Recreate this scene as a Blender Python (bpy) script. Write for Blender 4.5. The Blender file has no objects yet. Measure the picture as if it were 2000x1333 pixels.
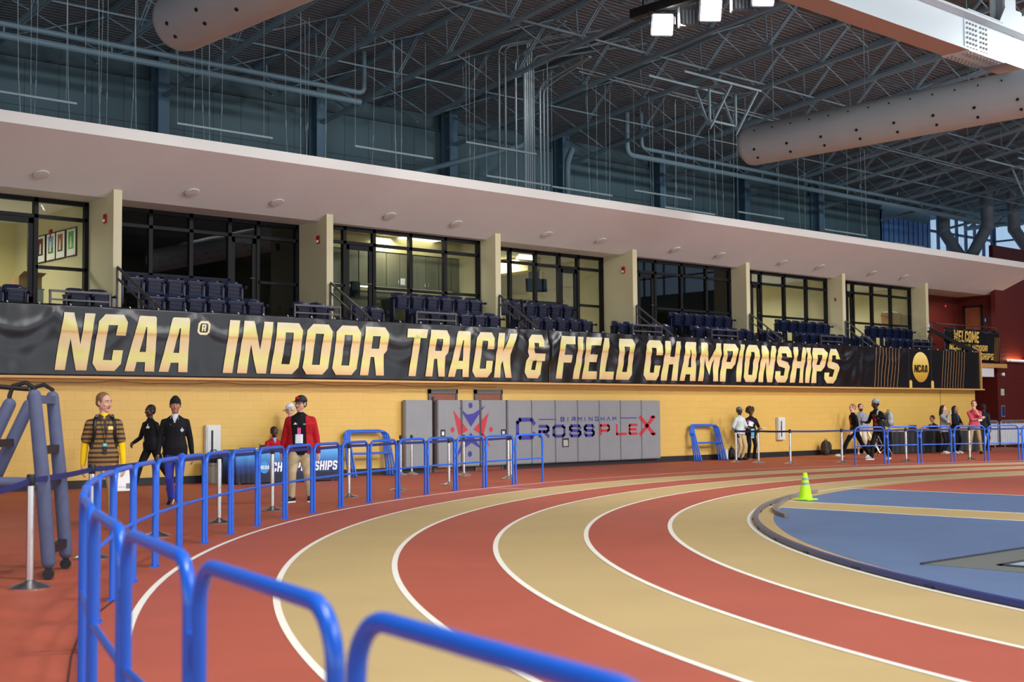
import bpy, bmesh, math, random
from mathutils import Vector, Matrix, geometry
random.seed(7)
SC = bpy.context.scene
COL = SC.collection
PI = math.pi
V = Vector

# ------------------------------------------------------------------ materials
def lin(c):
    def f(u):
        u /= 255.0
        return u / 12.92 if u <= 0.04045 else ((u + 0.055) / 1.055) ** 2.4
    return (f(c[0]), f(c[1]), f(c[2]), 1.0)

MATS = {}
def mat(name, c, rough=0.6, metal=0.0, spec=0.5, var=0.0, vscale=3.0, bump=0.0, bscale=40.0, coat=0.0):
    """principled material; var = subtle noise variation of the colour, bump = noise bump"""
    if name in MATS:
        return MATS[name]
    m = bpy.data.materials.new(name)
    m.use_nodes = True
    nt = m.node_tree
    p = nt.nodes['Principled BSDF']
    col = lin(c)
    p.inputs['Base Color'].default_value = col
    p.inputs['Roughness'].default_value = rough
    p.inputs['Metallic'].default_value = metal
    p.inputs['Specular IOR Level'].default_value = spec
    if coat:
        p.inputs['Coat Weight'].default_value = coat
        p.inputs['Coat Roughness'].default_value = 0.12
    tc = None
    if var or bump:
        tc = nt.nodes.new('ShaderNodeTexCoord')
    if var:
        n = nt.nodes.new('ShaderNodeTexNoise')
        n.inputs['Scale'].default_value = vscale
        n.inputs['Detail'].default_value = 5
        r = nt.nodes.new('ShaderNodeValToRGB')
        r.color_ramp.elements[0].position = 0.3
        r.color_ramp.elements[1].position = 0.7
        r.color_ramp.elements[0].color = tuple(x * (1 - var) for x in col[:3]) + (1,)
        r.color_ramp.elements[1].color = tuple(min(1, x * (1 + var)) for x in col[:3]) + (1,)
        nt.links.new(tc.outputs['Object'], n.inputs['Vector'])
        nt.links.new(n.outputs['Fac'], r.inputs['Fac'])
        nt.links.new(r.outputs['Color'], p.inputs['Base Color'])
    if bump:
        n = nt.nodes.new('ShaderNodeTexNoise')
        n.inputs['Scale'].default_value = bscale
        n.inputs['Detail'].default_value = 4
        b = nt.nodes.new('ShaderNodeBump')
        b.inputs['Strength'].default_value = bump
        b.inputs['Distance'].default_value = 0.01
        nt.links.new(tc.outputs['Object'], n.inputs['Vector'])
        nt.links.new(n.outputs['Fac'], b.inputs['Height'])
        nt.links.new(b.outputs['Normal'], p.inputs['Normal'])
    MATS[name] = m
    return m

def emit(name, c, strength, base=(240, 240, 240)):
    if name in MATS:
        return MATS[name]
    m = mat(name, base, 0.4)
    p = m.node_tree.nodes['Principled BSDF']
    p.inputs['Emission Color'].default_value = lin(c)
    p.inputs['Emission Strength'].default_value = strength
    return m

def glass(name, tint=(255, 255, 255), refl=1.0):
    m = bpy.data.materials.new(name)
    m.use_nodes = True
    nt = m.node_tree
    for n in list(nt.nodes):
        nt.nodes.remove(n)
    out = nt.nodes.new('ShaderNodeOutputMaterial')
    tr = nt.nodes.new('ShaderNodeBsdfTransparent')
    tr.inputs['Color'].default_value = lin(tint)
    gl = nt.nodes.new('ShaderNodeBsdfGlossy')
    gl.inputs['Roughness'].default_value = 0.015
    fr = nt.nodes.new('ShaderNodeFresnel')
    fr.inputs['IOR'].default_value = 1.5
    mu = nt.nodes.new('ShaderNodeMath')
    mu.operation = 'MULTIPLY'
    mu.inputs[1].default_value = refl
    mu.use_clamp = True
    mx = nt.nodes.new('ShaderNodeMixShader')
    ge = nt.nodes.new('ShaderNodeNewGeometry')          # the far face of a pane adds no second reflection
    iv = nt.nodes.new('ShaderNodeMath'); iv.operation = 'SUBTRACT'; iv.inputs[0].default_value = 1.0
    nt.links.new(ge.outputs['Backfacing'], iv.inputs[1])
    m2 = nt.nodes.new('ShaderNodeMath'); m2.operation = 'MULTIPLY'
    nt.links.new(fr.outputs['Fac'], mu.inputs[0])
    nt.links.new(mu.outputs[0], m2.inputs[0])
    nt.links.new(iv.outputs[0], m2.inputs[1])
    nt.links.new(m2.outputs[0], mx.inputs['Fac'])
    nt.links.new(tr.outputs[0], mx.inputs[1])
    nt.links.new(gl.outputs[0], mx.inputs[2])
    nt.links.new(mx.outputs[0], out.inputs['Surface'])
    MATS[name] = m
    return m

def ramp_mat(name, axis, lo, hi, stops, rough=0.45, spec=0.5):
    """colour bands printed along one object axis between lo and hi"""
    m = bpy.data.materials.new(name)
    m.use_nodes = True
    nt = m.node_tree
    p = nt.nodes['Principled BSDF']
    p.inputs['Roughness'].default_value = rough
    p.inputs['Specular IOR Level'].default_value = spec
    tc = nt.nodes.new('ShaderNodeTexCoord')
    sp = nt.nodes.new('ShaderNodeSeparateXYZ')
    mr = nt.nodes.new('ShaderNodeMapRange')
    mr.inputs['From Min'].default_value = lo
    mr.inputs['From Max'].default_value = hi
    r = nt.nodes.new('ShaderNodeValToRGB')
    el = r.color_ramp.elements
    while len(el) > 1:
        el.remove(el[-1])
    el[0].position = stops[0][0]
    el[0].color = lin(stops[0][1])
    for pos, c in stops[1:]:
        e = el.new(pos)
        e.color = lin(c)
    nt.links.new(tc.outputs['Object'], sp.inputs[0])
    nt.links.new(sp.outputs['XYZ'.index(axis)], mr.inputs['Value'])
    nt.links.new(mr.outputs[0], r.inputs['Fac'])
    nt.links.new(r.outputs['Color'], p.inputs['Base Color'])
    MATS[name] = m
    return m

def stripe_mat(name, c1, c2, period, duty=0.5, axis='Z', rough=0.8):
    m = bpy.data.materials.new(name)
    m.use_nodes = True
    nt = m.node_tree
    p = nt.nodes['Principled BSDF']
    p.inputs['Roughness'].default_value = rough
    tc = nt.nodes.new('ShaderNodeTexCoord')
    sp = nt.nodes.new('ShaderNodeSeparateXYZ')
    a = nt.nodes.new('ShaderNodeMath'); a.operation = 'DIVIDE'; a.inputs[1].default_value = period
    f = nt.nodes.new('ShaderNodeMath'); f.operation = 'FRACT'
    g = nt.nodes.new('ShaderNodeMath'); g.operation = 'GREATER_THAN'; g.inputs[1].default_value = duty
    mx = nt.nodes.new('ShaderNodeMix'); mx.data_type = 'RGBA'
    mx.inputs[6].default_value = lin(c1)
    mx.inputs[7].default_value = lin(c2)
    nt.links.new(tc.outputs['Object'], sp.inputs[0])
    nt.links.new(sp.outputs['XYZ'.index(axis)], a.inputs[0])
    nt.links.new(a.outputs[0], f.inputs[0])
    nt.links.new(f.outputs[0], g.inputs[0])
    nt.links.new(g.outputs[0], mx.inputs[0])
    nt.links.new(mx.outputs[2], p.inputs['Base Color'])
    MATS[name] = m
    return m

def block_mat(name, c, mortar, bw, bh, axes='XZ', rough=0.55, msize=0.012, bump=0.4, spec=0.4):
    """painted block masonry: faint joints, courses bh high"""
    m = bpy.data.materials.new(name)
    m.use_nodes = True
    nt = m.node_tree
    p = nt.nodes['Principled BSDF']
    p.inputs['Roughness'].default_value = rough
    p.inputs['Specular IOR Level'].default_value = spec
    tc = nt.nodes.new('ShaderNodeTexCoord')
    sp = nt.nodes.new('ShaderNodeSeparateXYZ')
    cb = nt.nodes.new('ShaderNodeCombineXYZ')
    b = nt.nodes.new('ShaderNodeTexBrick')
    b.inputs['Scale'].default_value = 1.0
    b.inputs['Brick Width'].default_value = bw
    b.inputs['Row Height'].default_value = bh
    b.inputs['Mortar Size'].default_value = msize
    b.inputs['Mortar Smooth'].default_value = 0.6
    b.inputs['Bias'].default_value = 0.0
    cc = lin(c)
    b.inputs['Color1'].default_value = cc
    b.inputs['Color2'].default_value = tuple(x * 0.96 for x in cc[:3]) + (1,)
    b.inputs['Mortar'].default_value = lin(mortar)
    bp = nt.nodes.new('ShaderNodeBump')
    bp.invert = True
    bp.inputs['Strength'].default_value = bump
    bp.inputs['Distance'].default_value = 0.01
    nt.links.new(tc.outputs['Object'], sp.inputs[0])
    nt.links.new(sp.outputs['XYZ'.index(axes[0])], cb.inputs[0])
    nt.links.new(sp.outputs['XYZ'.index(axes[1])], cb.inputs[1])
    nt.links.new(cb.outputs[0], b.inputs['Vector'])
    nt.links.new(b.outputs['Color'], p.inputs['Base Color'])
    nt.links.new(b.outputs['Fac'], bp.inputs['Height'])
    nt.links.new(bp.outputs['Normal'], p.inputs['Normal'])
    MATS[name] = m
    return m

# ------------------------------------------------------------------ mesh builder
def frame_from(d):
    d = V(d).normalized()
    a = V((0, 0, 1)) if abs(d.z) < 0.9 else V((1, 0, 0))
    u = a.cross(d).normalized()
    return u, d.cross(u)

class MB:
    def __init__(s):
        s.v, s.f, s.m = [], [], []
        s.cur = 0
    def mi(s, i):
        s.cur = i
        return s
    def add(s, vs, fs):
        o = len(s.v)
        s.v += [tuple(x) for x in vs]
        s.f += [tuple(i + o for i in f) for f in fs]
        s.m += [s.cur] * len(fs)
        return s
    def box(s, x0, x1, y0, y1, z0, z1):
        return s.add([(x0, y0, z0), (x1, y0, z0), (x1, y1, z0), (x0, y1, z0), (x0, y0, z1), (x1, y0, z1), (x1, y1, z1), (x0, y1, z1)],
                     [(3, 2, 1, 0), (4, 5, 6, 7), (0, 1, 5, 4), (1, 2, 6, 5), (2, 3, 7, 6), (3, 0, 4, 7)])
    def obox(s, c, size, M=None):
        h = [x / 2 for x in size]
        M = M or Matrix.Identity(3)
        c = V(c)
        P = [c + M @ V((sx * h[0], sy * h[1], sz * h[2])) for sz in (-1, 1) for sx, sy in ((-1, -1), (1, -1), (1, 1), (-1, 1))]
        return s.add(P, [(3, 2, 1, 0), (4, 5, 6, 7), (0, 1, 5, 4), (1, 2, 6, 5), (2, 3, 7, 6), (3, 0, 4, 7)])
    def bar(s, a, b, w, h, up=(0, 0, 1)):
        """rectangular bar from a to b, w sideways, h along up"""
        a, b = V(a), V(b)
        d = (b - a).normalized()
        u = V(up)
        side = d.cross(u)
        if side.length < 1e-4:
            side = d.cross(V((1, 0, 0)))
        side.normalize()
        u = side.cross(d)
        P = []
        for q in (a, b):
            for i, j in ((-1, -1), (1, -1), (1, 1), (-1, 1)):
                P.append(q + side * (i * w / 2) + u * (j * h / 2))
        return s.add(P, [(0, 1, 2, 3), (7, 6, 5, 4), (0, 4, 5, 1), (1, 5, 6, 2), (2, 6, 7, 3), (3, 7, 4, 0)])
    def rings(s, R, cap=True):
        n = len(R[0])
        vs = [p for r in R for p in r]
        fs = []
        for i in range(len(R) - 1):
            for j in range(n):
                k = (j + 1) % n
                fs.append((i * n + j, i * n + k, (i + 1) * n + k, (i + 1) * n + j))
        if cap:
            fs.append(tuple(reversed(range(n))))
            fs.append(tuple((len(R) - 1) * n + j for j in range(n)))
        return s.add(vs, fs)
    def tube(s, pts, r, n=8, cap=True, closed=False):
        pts = [V(p) for p in pts]
        rr = r if isinstance(r, (list, tuple)) else [r] * len(pts)
        u = None
        R = []
        L = len(pts)
        for i, p in enumerate(pts):
            if closed:
                d = (pts[(i + 1) % L] - pts[i - 1]).normalized()
            else:
                d = (pts[min(i + 1, L - 1)] - pts[max(i - 1, 0)]).normalized()
            if u is None:
                u, w = frame_from(d)
            else:
                u = (u - d * u.dot(d)).normalized()
                w = d.cross(u)
            R.append([p + (u * math.cos(2 * PI * j / n) + w * math.sin(2 * PI * j / n)) * rr[i] for j in range(n)])
        if closed:
            R.append(R[0])
            return s.rings(R, False)
        return s.rings(R, cap)
    def limb(s, pts, radii, n=10, flat=None):
        """closed tube with rounded ends"""
        pts = [V(p) for p in pts]
        P, Q = [], []
        d = (pts[0] - pts[1]).normalized()
        for a in (80, 50, 25):
            P.append(pts[0] + d * radii[0] * math.sin(math.radians(a))); Q.append(radii[0] * math.cos(math.radians(a)))
        P += pts; Q += list(radii)
        d = (pts[-1] - pts[-2]).normalized()
        for a in (25, 50, 80):
            P.append(pts[-1] + d * radii[-1] * math.sin(math.radians(a))); Q.append(radii[-1] * math.cos(math.radians(a)))
        return s.tube(P, Q, n)
    def lathe(s, prof, n=20, c=(0, 0, 0), cap=True):
        c = V(c)
        R = [[c + V((r * math.cos(2 * PI * j / n), r * math.sin(2 * PI * j / n), z)) for j in range(n)] for r, z in prof]
        return s.rings(R, cap)
    def ell(s, c, r, n=16, k=10, M=None):
        c = V(c)
        M = M or Matrix.Identity(3)
        R = []
        for i in range(k + 1):
            t = -PI / 2 + PI * i / k
            ct = max(math.cos(t), 0.02)
            R.append([c + M @ V((r[0] * ct * math.cos(2 * PI * j / n), r[1] * ct * math.sin(2 * PI * j / n), r[2] * math.sin(t))) for j in range(n)])
        return s.rings(R)
    def prism(s, poly, a, b):
        """poly: list of 3d points (planar); swept from +a to +b offset vectors"""
        n = len(poly)
        vs = [V(p) + V(a) for p in poly] + [V(p) + V(b) for p in poly]
        fs = [tuple(reversed(range(n))), tuple(range(n, 2 * n))]
        for i in range(n):
            j = (i + 1) % n
            fs.append((i, j, n + j, n + i))
        return s.add(vs, fs)
    def build(s, name, mats, parent=None, smooth=False, bevel=0.0, loc=None, fix=True):
        me = bpy.data.meshes.new(name)
        me.from_pydata(s.v, [], s.f)
        if not isinstance(mats, (list, tuple)):
            mats = [mats]
        for m in mats:
            me.materials.append(m)
        for p, i in zip(me.polygons, s.m):
            p.material_index = i
        bm = bmesh.new()
        bm.from_mesh(me)
        if fix:
            bmesh.ops.recalc_face_normals(bm, faces=bm.faces)
        if bevel:
            bmesh.ops.bevel(bm, geom=[e for e in bm.edges if len(e.link_faces) == 2 and e.calc_face_angle(0) > 0.6], offset=bevel, segments=2, affect='EDGES', clamp_overlap=True)
        if smooth:
            for f in bm.faces:
                f.smooth = True
            for e in bm.edges:
                if len(e.link_faces) == 2 and e.calc_face_angle(0) > 0.75:
                    e.smooth = False
        bm.to_mesh(me)
        bm.free()
        o = bpy.data.objects.new(name, me)
        COL.objects.link(o)
        if loc is not None:
            o.location = loc
        if parent:
            o.parent = parent
        return o

def tag(o, label=None, cat=None, group=None, kind=None):
    if label: o['label'] = label
    if cat: o['category'] = cat
    if group: o['group'] = group
    if kind: o['kind'] = kind
    return o

def thing(name, label, cat, loc=(0, 0, 0), rz=0.0, group=None):
    o = bpy.data.objects.new(name, None)
    o.empty_display_size = 0.2
    COL.objects.link(o)
    o.location = loc
    o.rotation_euler = (0, 0, rz)
    return tag(o, label, cat, group)

def struct(o):
    o['kind'] = 'structure'
    return o

def snode(name, loc=(0, 0, 0)):
    o = bpy.data.objects.new(name, None)
    COL.objects.link(o)
    o.location = loc
    o['kind'] = 'structure'
    return o

def dup(root, loc=None, rz=None, label=None, group=None):
    r = root.copy()
    COL.objects.link(r)
    if loc is not None: r.location = loc
    if rz is not None: r.rotation_euler = (0, 0, rz)
    if label: r['label'] = label
    if group: r['group'] = group
    for ch in list(root.children):
        c = ch.copy(); COL.objects.link(c); c.parent = r
        for g in list(ch.children):
            d = g.copy(); COL.objects.link(d); d.parent = c
    return r

ORD = ['first', 'second', 'third', 'fourth', 'fifth', 'sixth', 'seventh', 'eighth', 'ninth', 'tenth', 'eleventh', 'twelfth', 'thirteenth', 'fourteenth', 'fifteenth', 'sixteenth', 'seventeenth', 'eighteenth', 'nineteenth', 'twentieth', 'twenty-first', 'twenty-second', 'twenty-third', 'twenty-fourth', 'twenty-fifth', 'twenty-sixth', 'twenty-seventh', 'twenty-eighth', 'twenty-ninth', 'thirtieth', 'thirty-first', 'thirty-second', 'thirty-third', 'thirty-fourth', 'thirty-fifth', 'thirty-sixth', 'thirty-seventh', 'thirty-eighth', 'thirty-ninth', 'fortieth', 'forty-first', 'forty-second', 'forty-third', 'forty-fourth', 'forty-fifth', 'forty-sixth', 'forty-seventh', 'forty-eighth', 'forty-ninth', 'fiftieth']

# ------------------------------------------------------------------ lettering
def glyph(ch, w):
    v, b, c = 0.235 if w > 0.4 else w, 0.19, 0.13
    hole = [(v, b), (w - v, b), (w - v, 1 - b), (v, 1 - b)]
    if ch in 'O0':
        return [[(c, 0), (w - c, 0), (w, c), (w, 1 - c), (w - c, 1), (c, 1), (0, 1 - c), (0, c)], hole]
    if ch == 'D':
        return [[(0, 0), (w - c, 0), (w, c), (w, 1 - c), (w - c, 1), (0, 1)], hole]
    if ch == 'B':
        return [[(0, 0), (w - c, 0), (w, c), (w, .42), (w - .06, .5), (w, .58), (w, 1 - c), (w - c, 1), (0, 1)],
                [(v, b), (w - v, b), (w - v, .41), (v, .41)], [(v, .59), (w - v, .59), (w - v, 1 - b), (v, 1 - b)]]
    if ch == 'C':
        return [[(c, 0), (w - c, 0), (w, c), (w, .37), (w - v, .37), (w - v, b), (v, b), (v, 1 - b), (w - v, 1 - b), (w - v, .63), (w, .63), (w, 1 - c), (w - c, 1), (c, 1), (0, 1 - c), (0, c)]]
    if ch == 'G':
        return [[(c, 0), (w - c, 0), (w, c), (w, .5), (w * .5, .5), (w * .5, .34), (w - v, .34), (w - v, b), (v, b), (v, 1 - b), (w - v, 1 - b), (w - v, .68), (w, .68), (w, 1 - c), (w - c, 1), (c, 1), (0, 1 - c), (0, c)]]
    if ch == 'N':
        return [[(0, 0), (v, 0), (v, .55), (w - v, 0), (w, 0), (w, 1), (w - v, 1), (w - v, .45), (v, 1), (0, 1)]]
    if ch == 'A':
        return [[(0, 0), (v, 0), (v + .025, .17), (w - v - .025, .17), (w - v, 0), (w, 0), (w - .14, .97), (w - .17, 1), (.17, 1), (.14, .97)],
                [(v + .05, .35), (w - v - .05, .35), (w / 2 + .015, .8), (w / 2 - .015, .8)]]
    if ch == 'I':
        return [[(0, 0), (w, 0), (w, 1), (0, 1)]]
    if ch == 'R':
        return [[(0, 0), (v, 0), (v, .38), (v + .1, .38), (w - v, 0), (w, 0), (w - .08, .44), (w, .52), (w, 1 - c), (w - c, 1), (0, 1)],
                [(v, .55), (w - v, .55), (w - v, 1 - b), (v, 1 - b)]]
    if ch == 'P':
        return [[(0, 0), (v, 0), (v, .34), (w - c, .34), (w, .34 + c), (w, 1 - c), (w - c, 1), (0, 1)],
                [(v, .52), (w - v, .52), (w - v, 1 - b), (v, 1 - b)]]
    if ch == 'T':
        return [[(w / 2 - v / 2, 0), (w / 2 + v / 2, 0), (w / 2 + v / 2, 1 - b), (w, 1 - b), (w, 1), (0, 1), (0, 1 - b), (w / 2 - v / 2, 1 - b)]]
    if ch == 'K':
        return [[(0, 0), (v, 0), (v, .3), (v + .05, .38), (w - v - .01, 0), (w, 0), (w - .16, .52), (w, 1), (w - v, 1), (v, .58), (v, 1), (0, 1)]]
    if ch == 'F':
        return [[(0, 0), (v, 0), (v, .38), (w - .07, .38), (w - .07, .56), (v, .56), (v, 1 - b), (w, 1 - b), (w, 1), (0, 1)]]
    if ch == 'E':
        return [[(0, 0), (w, 0), (w, b), (v, b), (v, .41), (w - .07, .41), (w - .07, .59), (v, .59), (v, 1 - b), (w, 1 - b), (w, 1), (0, 1)]]
    if ch == 'L':
        return [[(0, 0), (w, 0), (w, b), (v, b), (v, 1), (0, 1)]]
    if ch == 'H':
        return [[(0, 0), (v, 0), (v, .41), (w - v, .41), (w - v, 0), (w, 0), (w, 1), (w - v, 1), (w - v, .6), (v, .6), (v, 1), (0, 1)]]
    if ch == 'M':
        return [[(0, 0), (v, 0), (v, .6), (w / 2, .15), (w - v, .6), (w - v, 0), (w, 0), (w, 1), (w - v, 1), (w / 2, .5), (v, 1), (0, 1)]]
    if ch == 'W':
        return [[(v * .4, 0), (v * 1.2, 0), (w / 2, .5), (w - v * 1.2, 0), (w - v * .4, 0), (w, 1), (w - v, 1), (w - v, .5), (w / 2, .85), (v, .5), (v, 1), (0, 1)]]
    if ch == 'U':
        return [[(c, 0), (w - c, 0), (w, c), (w, 1), (w - v, 1), (w - v, b), (v, b), (v, 1), (0, 1), (0, c)]]
    if ch == 'S':
        return [[(c, 0), (w - c, 0), (w, c), (w, .45), (w - c, .56), (v, .62), (v, 1 - b), (w - v, 1 - b), (w - v, .7), (w, .7), (w, 1 - c), (w - c, 1), (c, 1), (0, 1 - c), (0, .56), (c, .45), (w - v, .39), (w - v, b), (v, b), (v, .31), (0, .31), (0, c)]]
    if ch == '&':
        return [[(c, 0), (w - .2, 0), (w - .1, .1), (w - .1, .4), (w, .4), (w, .57), (.3, .57), (v, .64), (v, 1 - b), (w - v - .08, 1 - b), (w - v - .08, .72), (w - .08, .72), (w - .08, 1 - c), (w - .08 - c, 1), (c, 1), (0, 1 - c), (0, .6), (.07, .5), (0, .4), (0, c)],
                [(v, b), (w - v - .1, b), (w - v - .1, .4), (v + .03, .4), (v, .37)]]
    return []
GW = {'I': .235, 'M': .92, 'W': .92, 'N': .72, '&': .74, 'L': .6, 'F': .6, 'E': .62, 'T': .66, 'A': .72}

def text_polys(txt, h, gap=.1, shear=0.0, gw=GW, sx=1.0):
    """list of letters, each a list of loops (2d), and the total width"""
    x, out = 0.0, []
    for ch in txt:
        if ch == ' ':
            x += .4 * sx * h
            continue
        w = gw.get(ch, .68)
        out.append([[(x + (px * sx + shear * py) * h, py * h) for px, py in l] for l in glyph(ch, w)])
        x += (w + gap) * sx * h
    return out, x - gap * sx * h

def add_flat(mb, loops, fn, maxlen=None):
    """triangulate 2d loops, refine long edges, map through fn(u,v)->3d"""
    if maxlen is None:
        pts = [p for l in loops for p in l]
        tri = geometry.tessellate_polygon([[V((a, b, 0)) for a, b in l] for l in loops])
        mb.add([fn(*p) for p in pts], [tuple(t) for t in tri])
        return
    bm = bmesh.new()
    pts = [p for l in loops for p in l]
    tri = geometry.tessellate_polygon([[V((a, b, 0)) for a, b in l] for l in loops])
    vs = [bm.verts.new((a, b, 0)) for a, b in pts]
    for t in tri:
        try: bm.faces.new([vs[i] for i in t])
        except ValueError: pass
    for _ in range(6):
        es = [e for e in bm.edges if e.calc_length() > maxlen]
        if not es: break
        bmesh.ops.subdivide_edges(bm, edges=es, cuts=1)
        bmesh.ops.triangulate(bm, faces=bm.faces)
    bm.verts.index_update()
    mb.add([fn(v.co.x, v.co.y) for v in bm.verts], [tuple(v.index for v in f.verts) for f in bm.faces])
    bm.free()

def disc2(c, rx, ry, n=28):
    return [(c[0] + rx * math.cos(2 * PI * i / n), c[1] + ry * math.sin(2 * PI * i / n)) for i in range(n)]

def stroke(mb, pts, w, fn):
    """flat polyline of width w in 2d mapped through fn, one quad strip with mitred joints"""
    P = [V((a, b)) for a, b in pts]
    L, Rr = [], []
    for i, p in enumerate(P):
        d0 = (p - P[i - 1]).normalized() if i else None
        d1 = (P[i + 1] - p).normalized() if i < len(P) - 1 else None
        if d0 is None: d0 = d1
        if d1 is None: d1 = d0
        n0, n1 = V((-d0.y, d0.x)), V((-d1.y, d1.x))
        m = (n0 + n1)
        m = m.normalized() if m.length > 1e-4 else n0
        k = w / 2 / max(0.35, m.dot(n0))
        L.append(p + m * k); Rr.append(p - m * k)
    vs = [fn(*q) for q in L] + [fn(*q) for q in Rr]
    n = len(P)
    mb.add(vs, [(i, i + 1, n + i + 1, n + i) for i in range(n - 1)])
# ------------------------------------------------------------------ palette
RED = mat('red rubber floor', (166, 80, 58), 0.6, spec=0.35, var=0.09, vscale=1.4, bump=0.15, bscale=220)
RED2 = mat('red lane rubber', (168, 82, 63), 0.55, spec=0.4, var=0.06, vscale=1.1, bump=0.15, bscale=220)
TAN = mat('tan lane rubber', (184, 158, 108), 0.55, spec=0.4, var=0.05, vscale=1.0, bump=0.15, bscale=220)
REDIN = mat('infield red rubber', (182, 94, 76), 0.55, spec=0.4, var=0.05, vscale=1.2, bump=0.15, bscale=220)
BLUEIN = mat('infield blue rubber', (94, 115, 150), 0.5, spec=0.4, var=0.07, vscale=1.2, bump=0.15, bscale=220)
LINE = mat('white line paint', (236, 230, 216), 0.5, var=0.03, vscale=6)
YEL = block_mat('yellow painted block', (222, 180, 92), (211, 170, 86), 0.41, 0.203, 'XZ', rough=0.42, spec=0.5, msize=.009, bump=.2)
BASE = mat('black rubber base', (28, 26, 26), 0.5)
CREAM = mat('cream wall paint', (205, 196, 158), 0.6, var=0.02, vscale=2)
CREAMIN = mat('cream suite paint', (212, 198, 142), 0.6, var=0.02, vscale=2)
DARKIN = mat('dim suite paint', (150, 146, 128), 0.7)  # suite wall colour darkened to stand for rooms without light
SOFF = mat('canopy plaster', (226, 222, 218), 0.65, var=0.02, vscale=1)
FASC = mat('canopy fascia', (232, 229, 222), 0.5)
TEAL = mat('teal wall panel', (84, 108, 115), 0.55, spec=0.3, var=0.04, vscale=0.6)
STEEL = mat('blue grey painted steel', (126, 150, 162), 0.45, spec=0.4)
STEELD = mat('teal column paint', (92, 122, 142), 0.5, spec=0.4)
DECK = mat('grey roof deck', (110, 118, 124), 0.6, spec=0.3)
WHITEST = mat('white painted girder', (216, 228, 232), 0.35, spec=0.5)
UNDER = mat('primer brown underside', (180, 152, 142), 0.6)
ALU = mat('dark bronze mullion', (17, 16, 17), 0.55, spec=0.2)
CONC = mat('grey concrete', (150, 148, 142), 0.8, var=0.08, vscale=3)
MAROON = block_mat('maroon painted block', (94, 27, 19), (84, 24, 17), 0.41, 0.203, 'XZ', rough=0.5)
MAROON2 = block_mat('maroon painted block side', (94, 27, 19), (84, 24, 17), 0.41, 0.203, 'YZ', rough=0.5)
BLACK = mat('black paint', (18, 18, 20), 0.45)
CHROME = mat('brushed stainless steel', (222, 220, 217), 0.26, metal=1.0)
GLASS = glass('clear suite glass', (236, 240, 238), 1.25)
GLASSD = glass('grey tinted glass', (120, 124, 124), 1.5)
GLASSW = glass('clerestory glass', (225, 235, 245), 1.0)
WOODD = mat('brown wood door', (134, 72, 44), 0.4, var=0.12, vscale=5)
WOODR = mat('red brown wood door', (112, 44, 26), 0.4, var=0.1, vscale=5)
NAVY = mat('navy blue plastic', (15, 25, 52), 0.26, spec=0.5)
NAVYS = mat('navy blue metal', (14, 22, 46), 0.35, spec=0.5)
PLATE = mat('white seat number plate', (226, 228, 232), 0.4)
BLUE = mat('bright blue powder coat', (34, 98, 208), 0.3, spec=0.5)
PAPER = mat('white paper', (240, 240, 238), 0.6)
PIPEM = mat('blue grey pipe paint', (118, 144, 156), 0.45)
RAILM = mat('dark grey rail', (74, 70, 68), 0.4, metal=0.3)

# ------------------------------------------------------------------ running track: nested offsets of one convex bend
TC = (25.885, -3.190, 18.307)
TA = (-0.06182526, 0.50712461, -0.2668698, -0.67696411, 0.25168189)
LW = 1.0525
def tpt(th, off=0.0):
    u = th - math.radians(120)
    h = TC[0] * math.cos(th) + TC[1] * math.sin(th) + TC[2] + off
    hp = -TC[0] * math.sin(th) + TC[1] * math.cos(th)
    for k, a in enumerate(TA, 2):
        h += a * u ** k
        hp += a * k * u ** (k - 1)
    return (h * math.cos(th) - hp * math.sin(th), h * math.sin(th) + hp * math.cos(th))
THS = [math.radians(32 + (207 - 32) * i / 260) for i in range(261)]

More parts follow.
